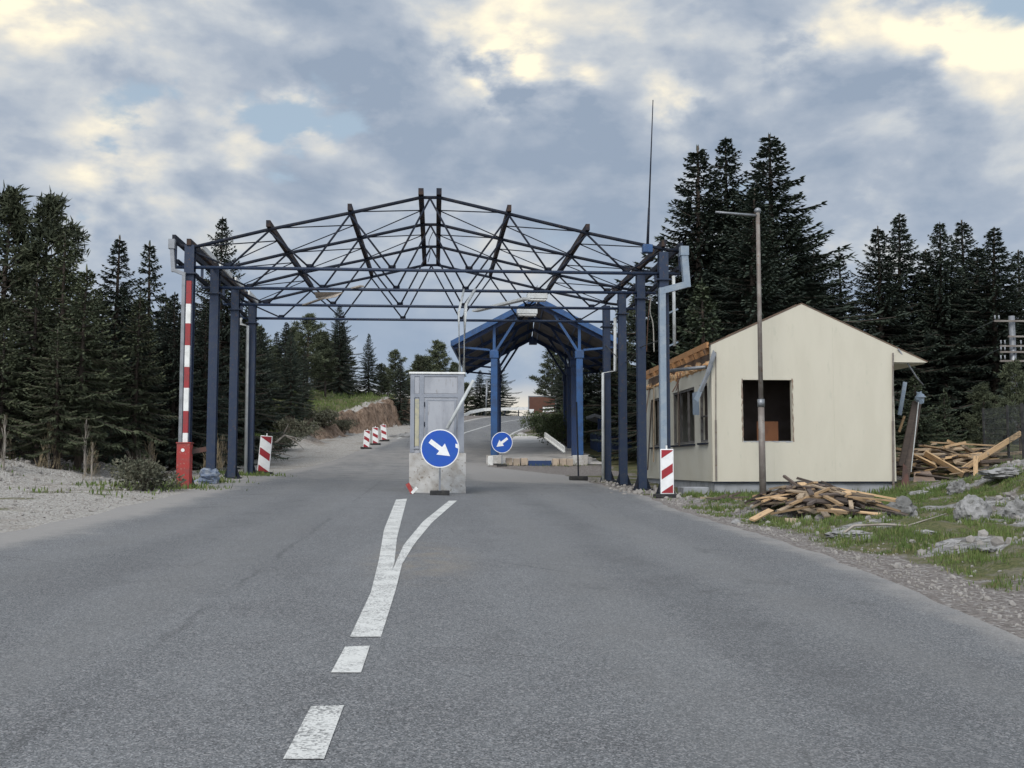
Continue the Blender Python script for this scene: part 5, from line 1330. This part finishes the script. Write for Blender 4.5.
for i in range(26):
    Y = trn.uniform(90, 128); px = trn.uniform(250, 350) if i % 2 else trn.uniform(330, 460)
    tree(trn.choice(['s1', 'p2', 'p3', 's2']), px, trn.uniform(322, 352) if px < 345 else trn.uniform(358, 385), Y, 'dark tree behind the grassy bank, hidden up to its top', F3, 1.2)
F4 = 'conifers at the back, right of the lane'
for i in range(10):
    Y = trn.uniform(72, 100); px = trn.uniform(560, 665)
    tree(trn.choice(['s1', 'p2', 's4', 's2']), px, trn.uniform(335, 375), Y, 'dark conifer right of the closed lane, hidden by columns and trees', F4, 1.2)
# shrubs
sh0 = shrub(7, 1.7, 2.2); remember(sh0); sh1 = shrub(9, 1.5, 1.9, n=2200); remember(sh1)
HED = [(538, 81, .95, 'shrub at the narrow left tip of the hedge by the bend'), (553, 76, 1.0, 'shrub in the hedge below the brown sign'), (549, 68, 1.0, 'low shrub bulging onto the gravel lane'), (561, 71, 1.15, 'shrub behind the slanting white board'),
       (568, 64, 1.1, 'shrub behind the right footing of the blue canopy'), (588, 68, 1.1, 'shrub between the canopy column and the shed'), (604, 72, 1.2, 'shrub behind the shed roof'), (575, 80, 1.4, 'tall shrub at the back of the hedge under the brown sign'),
       (640, 60, 1.2, 'shrub between the front two right columns'), (625, 66, 1.2, 'shrub behind the right side of the shed')]
for i, (px, Y, s_, lb) in enumerate(HED):
    p = at(px, 440, Y); z = ground_h(p.x, Y)-0.05; src = (sh0, sh1)[i % 2]
    if i < 2: src.location = (p.x, Y, z); src.scale = (s_,)*3; src['label'] = lb; src['group'] = 'shrubs of the hedge right of the lane'
    else: dup(src, (p.x, Y, z), i*1.3, s_, lb, 'shrubs of the hedge right of the lane')
p = at(152, 492, 25.4); b1 = shrub(21, 0.95, 0.75, 'dryleaf', 0.06, 2600, 'shrub', 40); b1.location = gp(p.x-.1, 25.4); b1['label'] = 'grey green scrubby bush on the gravel left of the red barrier cabinet'
remember(b1)
for px, Y, s_, lb in ((300, 66, 1.3, 'scrub bush at the near foot of the cut bank'), (278, 60, 1.2, 'scrub bush behind the tilted striped plate'), (254, 54, 1.0, 'scrub bush between the rear left column and the plate'), (215, 48, 0.9, 'scrub bush behind the second left column'),
                  (322, 72, 1.3, 'scrub bush below the start of the brown cut'), (340, 75, 1.0, 'scrub bush farthest along the cut bank')):
    p = at(px, 445, Y); dup(b1, gp(p.x, Y), px*.1, (s_*1.25, s_*1.25, s_*1.1), lb)
# fallen branch and dry saplings
def dry(seed, h):
    rn = random.Random(seed); root = thing('dry_sapling', 'x', 'dead plant'); mb = MB(); Q = Quads()
    mb.tube([(0, 0, -.1), (rn.uniform(-.05, .05), 0, h*.5), (rn.uniform(-.06, .06), 0, h)], [0.035, 0.025, 0.008], 5)
    for k in range(26):
        z = h*rn.uniform(.05, .95); az = rn.random()*6.28; L = (0.5-0.4*z/h)*rn.uniform(.5, 1.1)
        mb.tube([(0, 0, z*0.85), (math.cos(az)*L*.35, math.sin(az)*L*.35, z+L*.7)], [0.012, 0.004], 3, cap=False)
    for k in range(170):
        z = h*rn.random()**1.3; az = rn.random()*6.28; r0 = (0.30*(1-z/h)+.03)
        Q.twig(Vector((math.cos(az)*r0, math.sin(az)*r0, z*.9)), Vector((rn.gauss(0, .25), rn.gauss(0, .25), 1)).normalized(), rn.uniform(.15, .4), 0.022, Vector((1, .3, 0)))
    mb.build('stem', M['deadwood'], root); Q.build('dry_stalks', M['drygrass'], root); return root
d0 = dry(3, 1.5); remember(d0)
for i, (px, Y, s_, lb) in enumerate(((85, 31, 1.05, 'dry brown sapling behind the middle of the gravel heap'), (49, 31.5, 0.95, 'dry sapling behind the gravel heap at far left'), (149, 35, 0.9, 'thin dry sapling nearest the barrier cabinet'),
                                   (3, 29, 1.0, 'dry sapling at the left edge of the photo'), (213, 41, 1.1, 'dry sapling between the first and second left columns'), (222, 43, .9, 'dry sapling close to the second left column'), (92, 30, .7, 'short dry clump beside the taller brown sapling'))):
    p = at(px, 470, Y); z = ground_h(p.x, Y)
    if i == 0: d0.location = (p.x, Y, z); d0.scale = (s_,)*3; d0['label'] = lb
    else: dup(d0, (p.x, Y, z), i*1.1, s_, lb)
p = at(262, 440, 50); g = gp(p.x, 50)
mb = MB(); mb.tube([g+Vector((-.2, 0, -.1)), g+Vector((.5, 0, .9)), g+Vector((1.0, .2, 1.35)), g+Vector((1.7, .3, 1.2))], [0.08, .07, .05, .02], 6)
for a_, b2 in (((.5, 0, .9), (.2, .1, 1.6)), ((.9, .2, 1.3), (1.2, .1, 1.9)), ((1.0, .2, 1.35), (1.9, .4, .7)), ((0.2, 0, .5), (1.4, .3, .35))):
    mb.tube([g+Vector(a_), g+(Vector(a_)+Vector(b2))*.5+Vector((0.05, 0, .08)), g+Vector(b2)], [0.04, .03, .01], 5)
simple('dead_branch', 'arched grey dead branch on the bank right of the rear left column', 'branch', mb, M['deadwood'], smooth=True)
g = on_ground(880, 533); mb = MB(); mb.tube([g+Vector((-.55, 0, .0)), g+Vector((-.35, .1, .10)), g+Vector((.1, .05, .12)), g+Vector((.5, .2, .09)), g+Vector((1.3, .6, .25))], [0.02, .02, .018, .015, .006], 5)
simple('dead_branch', 'thin dry branch lying on the grassy verge below the boulders', 'branch', mb, M['deadwood'], smooth=True)

# ================================================================== LOOSE STONES, PLANKS, GRASS
def boulder(label, px, py, wpx, hpx, seed, mat='rock', sub=4):
    g = on_ground(px, py); k = g.y/FPX; mb = MB()
    stone_mesh(mb, g+Vector((0, wpx*k*.3, hpx*k*0.28)), 1.0, (wpx*k*.52, wpx*k*.5, hpx*k*.74), sub, seed, 0.34)
    return simple('boulder', label, 'boulder', mb, M[mat], 'limestone boulders on the right verge')
boulder('large pointed grey boulder on the grass at the right', 977, 521, 33, 24, 11)
boulder('rounded grey boulder between the plank heap and the pointed boulder', 905, 517, 27, 18, 23)
boulder('flat pale rock lying just before the plank heap', 852, 537, 40, 6, 31)
boulder('low pale rock slab in the grass below the rounded boulder', 928, 534, 20, 4, 37)
boulder('grey boulder cut by the right edge of the photo', 1022, 520, 26, 20, 43)
boulder('rough rock outcrop at the lower right of the verge', 985, 551, 26, 5, 47)
boulder('small dark rock behind the pointed boulder', 962, 493, 20, 12, 53)
boulder('flat rock beside the small dark rock, nearer the house', 925, 496, 24, 5, 59)
boulder('low weathered outcrop on the crest under the mesh fence', 1012, 476, 46, 8, 61)
boulder('small pale stone at the edge of the asphalt before the plank heap', 737, 524, 8, 5, 67, sub=2)
# plank heaps
def plank_mesh(mat, seed):
    rn = random.Random(seed); mb = MB(); n = 6; w2, t2 = 0.5, 0.5
    bow = rn.uniform(-.01, .01)
    for i in range(n+1):
        x = -0.5+i/n; zz_ = bow*math.cos(x*3); e = 0.0
        for y, z in ((-w2, -t2), (w2, -t2), (w2, t2), (-w2, t2)): mb.v.append((x + (rn.uniform(-.012, .012) if i in (0, n) else 0), y*(1+rn.uniform(-.06, .06)), z+zz_*10))
    for i in range(n):
        for k in range(4): k2 = (k+1) % 4; mb.face((i*4+k, (i+1)*4+k, (i+1)*4+k2, i*4+k2))
    mb.face((0, 1, 2, 3)); mb.face((n*4+3, n*4+2, n*4+1, n*4)); o = mb.build('plank', M[mat]); return o
PM = [plank_mesh(m_, i) for i, m_ in enumerate(('wood', 'wood2', 'wood', 'wood2', 'darkwood', 'wood2', 'darkwood'))]
FIRST = set()
def plank(c, L, wd, th, rot, kind, label, group):
    src = PM[kind]
    if kind in FIRST: o = src.copy(); COL.objects.link(o)
    else: o = src; FIRST.add(kind)
    o.location = c; o.scale = (L, wd, th); o.rotation_euler = rot
    tag(o, label, 'plank', group); return o
prn = random.Random(12)
G1 = 'loose planks in the heap before the cream house'
# heap centre follows the picture: left foot, crest, long right tail
def heap1(x, y):
    u = (x-7.2)/1.25; v = (y-19.9)/2.2
    r2 = u*u*(1.2 if u < 0 else 0.55) + v*v
    return 0.60*math.exp(-1.3*r2)
for i in range(170):
    while True:
        x = prn.gauss(7.25, 0.62); y = prn.gauss(19.9, 0.9)
        if 6.45 < x < 9.0 and 17.7 < y < 22.6 and heap1(x, y) > 0.12: break
    hgt = heap1(x, y)*(i/170)**0.5*prn.uniform(.75, 1.0)
    z = ground_h(x, y) + 0.05 + hgt
    L = prn.uniform(.35, .95); e = 0.4
    sx_ = (heap1(x+e, y)-heap1(x-e, y))/(2*e); sy_ = (heap1(x, y+e)-heap1(x, y-e))/(2*e)
    yaw = prn.choice([prn.gauss(-0.4, .4), prn.gauss(0.6, .4), prn.gauss(-1.2, .3), prn.gauss(1.3, .4)])
    pitch = -math.atan(sx_*math.cos(yaw)+sy_*math.sin(yaw))*0.75 + prn.gauss(0, .13)
    roll = math.atan(-sx_*math.sin(yaw)+sy_*math.cos(yaw))*0.6 + prn.gauss(0, .12)
    plank((x, y, z), L, prn.choice([.07, .09, .11, .14]), prn.choice([.022, .028, .04]), (roll, pitch, yaw), prn.choice([0, 1, 2, 3, 4, 5, 6, 6, 4]), 'short sawn plank lying in the heap on the grass before the cream house', G1)
def pl_px(pa, Ya, pb, Yb, wd, th, kind, label, group, roll=0.0):
    a, b_ = at(*pa, Ya), at(*pb, Yb); d = b_-a
    yaw = math.atan2(d.y, d.x); pit = -math.atan2(d.z, math.hypot(d.x, d.y))
    return plank((a+b_)/2, d.length, wd, th, (roll, pit, yaw), kind, label, group)
pl_px((752, 520), 18.0, (771, 510), 18.5, .11, .03, 0, 'plank sticking out at the left foot of the plank heap', G1, .3)
pl_px((797, 529), 17.2, (791, 519), 17.9, .22, .035, 1, 'broad plank end pointing to the road at the front of the heap', G1)
pl_px((784, 476), 21.0, (806, 492), 20.2, .05, .05, 4, 'thin dark batten sticking up over the crest of the front heap', G1)
pl_px((797, 478), 21.2, (872, 499), 20.6, .07, .05, 4, 'long dark batten along the top of the front heap', G1)
pl_px((835, 488), 22, (900, 500), 21.5, .12, .04, 0, 'long yellow plank on the right tail of the front heap', G1)
pl_px((700, 497.5), 24.5, (771, 501), 24.0, .14, .04, 1, 'single long plank on the grass between lamp post and striped plate', G1)
G2 = 'planks and beams in the heap right of the house'
def heap2(x, y): return 1.05*math.exp(-((x-15.7)/1.6)**2 - ((y-32.3)/1.5)**2)
for i in range(100):
    while True:
        x = prn.gauss(15.6, 1.2); y = prn.gauss(32.0, 1.0)
        if 13.3 < x < 18.2 and 29.8 < y < 34.2 and heap2(x, y) > .12: break
    z = ground_h(x, y) + 0.05 + heap2(x, y)*(i/100)**0.6*prn.uniform(.7, 1)
    yaw = prn.choice([prn.gauss(-.1, .3), prn.gauss(.6, .25), prn.gauss(-.7, .3)])
    plank((x, y, z), prn.uniform(.7, 2.0), prn.choice([.08, .11, .15]), prn.choice([.03, .04, .08]), (prn.gauss(0, .2), prn.gauss(0, .13), yaw), prn.choice([0, 0, 2, 1, 3, 4, 6]), 'sawn board lying in the timber heap right of the cream house', G2)
pl_px((925, 453), 31.0, (963, 475), 30.4, .2, .06, 0, 'broad pale board slanting down across the timber heap', G2, -.9)
pl_px((960, 471), 30.6, (1021, 433), 31.0, .11, .13, 2, 'long yellow beam rising right through the mesh fence', G2)
pl_px((955, 474), 30.8, (1008, 444), 31.4, .13, .10, 1, 'thinner beam just under the long rising one', G2)
pl_px((976, 457), 30.3, (976, 484), 30.1, .20, .12, 0, 'short upright beam end standing in the timber heap', G2, 1.5)
pl_px((913, 455), 31.2, (936, 466), 30.6, .2, .05, 0, 'pale board at the left of the timber heap', G2, -.6)
pl_px((915, 476), 30.0, (970, 484), 29.6, .35, .04, 4, 'dark wide board lying in front of the timber heap', G2, -.5)
sheet('plywood_sheet', 'grey brown plywood sheet lying before the timber heap', 'sheet', [at(913, 489, 29.2), at(940, 489, 29.0), at(930, 472, 30.2), at(914, 473, 30.2)], 0.03, 'plywood')
# rubble
mb = MB(); g = on_ground(208, 484)
stone_mesh(mb, g+Vector((0, .2, .22)), .25, (1.0, .8, .8), 3, 3, .5); stone_mesh(mb, g+Vector((-.12, .0, .05)), .2, (1.3, .8, .5), 3, 8, .5)
simple('rubble_sack', 'lumpy blue grey sack between the barrier cabinet and the second column', 'sack', mb, M['bag'])
g = on_ground(413, 494, base_h); mb = MB()
mb.bar(g+Vector((-.14, -.06, .26)), g+Vector((.0, -.06, .0)), .10, .02, Vector((0, 1, 0)))
mb.cur = 1; mb.bar(g+Vector((-.03, -.09, .02)), g+Vector((.10, -.07, .16)), .07, .02, Vector((0, 1, 0)))
simple('broken_plate', 'crumpled red and white piece of debris at the left foot of the concrete block', 'debris', mb, [M['redcab'], M['white']])
g = gp(at(401, 437, 74).x, 74); mb = MB(); stone_mesh(mb, g, .7, (1.2, .8, .3), 2, 4, .6); stone_mesh(mb, g+Vector((.5, .2, .1)), .4, (1, .8, .5), 2, 6, .6)
simple('rubble', 'small dark rubble pile on the far verge beside the booth', 'rubble', mb, M['rock'])
g = on_ground(727, 500); mb = MB()
for k in range(7): mb.bar(g+Vector((random.uniform(-.5, .3), random.uniform(-.2, .2), .03)), g+Vector((random.uniform(-.1, .6), random.uniform(-.2, .2), random.uniform(.04, .18))), .07, .04)
simple('charred_scrap', 'small dark scrap lying on the grass left of the lamp post', 'debris', mb, M['darkwood'])
# gravel
grn = random.Random(4); mb = MB()
ico = bmesh.new(); bmesh.ops.create_icosphere(ico, subdivisions=1, radius=1); IV = [v.co.copy() for v in ico.verts]; IF = [[v.index for v in f.verts] for f in ico.faces]; ico.free()
OV_ = [Vector((1, 0, 0)), Vector((-1, 0, 0)), Vector((0, 1, 0)), Vector((0, -1, 0)), Vector((0, 0, 1)), Vector((0, 0, -1))]
OF_ = [(0, 2, 4), (2, 1, 4), (1, 3, 4), (3, 0, 4), (2, 0, 5), (1, 2, 5), (3, 1, 5), (0, 3, 5)]
def pebble(x, y, r_, hi=False):
    z = ground_h(x, y); rot = Euler((grn.random()*6, grn.random()*6, grn.random()*6)).to_matrix(); s_ = Vector((grn.uniform(.7, 1.3), grn.uniform(.7, 1.3), grn.uniform(.5, .9)))
    vv, ff = (IV, IF) if hi else (OV_, OF_)
    mb.add([rot @ Vector((v.x*s_.x*r_*grn.uniform(.85, 1.1), v.y*s_.y*r_, v.z*s_.z*r_)) + Vector((x, y, z+r_*.2)) for v in vv], ff)
for i in range(6000):
    side = grn.random()
    if side < 0.22:
        y = 6 + 20*grn.random()**1.2; r = xr(y); x = r + 0.15 + abs(grn.gauss(0, .55))
        if x > 9: continue
        pebble(x, y, grn.choice([.010, .013, .016, .022]) if grn.random() < .98 else grn.uniform(.03, .06), True)
    else:
        y = grn.uniform(12, 40); l = xl(y); x = l - 0.2 - abs(grn.gauss(2, 3.0))
        if l-x > 9: continue
        pebble(x, y, grn.choice([.012, .018, .025]) if grn.random() < .97 else grn.uniform(.04, .08), False)
for i in range(2200):
    y = grn.uniform(14, 40); l = xl(y); n = fb(l-6.2, y, .35, 5); x = l-(6.2+1.3*n)+grn.gauss(0, .8); pebble(x, y, grn.choice([.018, .025, .035, .055]), True)
for i in range(2400):
    x = grn.uniform(5.5, 15); y = grn.uniform(8.5, 27)
    if w_rock(x, y) > .4 and grn.random() < .8 or grn.random() < .03: pebble(x, y, grn.choice([.02, .03, .05, .08]), True)
for i in range(160):
    y = grn.uniform(26, 38); x = xr(y)+grn.gauss(.5, .5); pebble(x, y, grn.choice([.03, .05, .08]), True)
gr_o = mb.build('gravel', M['stone']); tag(gr_o, 'loose pale stones scattered over the verges and gravel heaps', 'gravel', kind='stuff')
# grass
GR = Quads(); gr = random.Random(8)
def blade(x, y, hh_, wd):
    z = ground_h(x, y)-0.01; az = gr.random()*6.28; d = Vector((math.cos(az)*.45*gr.random(), math.sin(az)*.45*gr.random(), 1)).normalized()
    GR.twig(Vector((x, y, z)), d, hh_*gr.uniform(.6, 1.25), wd, Vector((math.cos(az), math.sin(az), 0)))
cnt = 0
for i in range(230000):
    y = 8.5 + 20*gr.random(); x = 5.2 + 13*gr.random()
    g_ = w_grass(x, y)
    if g_ < 0.25 or gr.random() > g_: continue
    cl_ = fb(x, y, 1.6, 3, 12.0)
    if cl_ < -0.12: continue
    blade(x, y, gr.uniform(.03, .085)*(1+1.6*max(0, cl_)), 0.006+0.0004*y); cnt += 1
for i in range(16000):
    y = gr.uniform(50, 100); l = xl(y); x = l - gr.uniform(3.5, 17)
    if gr.random() > w_grass(x, y): continue
    blade(x, y, gr.uniform(.15, .4), 0.06)
for i in range(6000):
    y = gr.uniform(22, 40); l = xl(y); x = l - gr.uniform(0.0, 7)
    if gr.random() > 1.3*w_grass(x, y): continue
    blade(x, y, gr.uniform(.05, .16), 0.03)
for cxg, cyg, n_, rr in ((-6.9, 26.9, 900, .7), (-6.4, 30.8, 300, .5), (-6.3, 37.0, 400, .6), (-6.9, 38.2, 400, .6), (5.9, 51.3, 250, .9), (4.2, 51.4, 160, .6), (7.9, 27.9, 300, .8), (10.5, 28.3, 300, 1.2), (12.3, 28.2, 300, .6), (6.8, 75.5, 400, 1.0)):
    for i in range(n_): blade(gr.gauss(cxg, rr), gr.gauss(cyg, rr*.6), gr.uniform(.05, .2), 0.03)
go = GR.build('grass', M['grass'], None); tag(go, 'short green grass on the verges and the bank', 'grass', kind='stuff')
print('grass blades', len(GR.p))
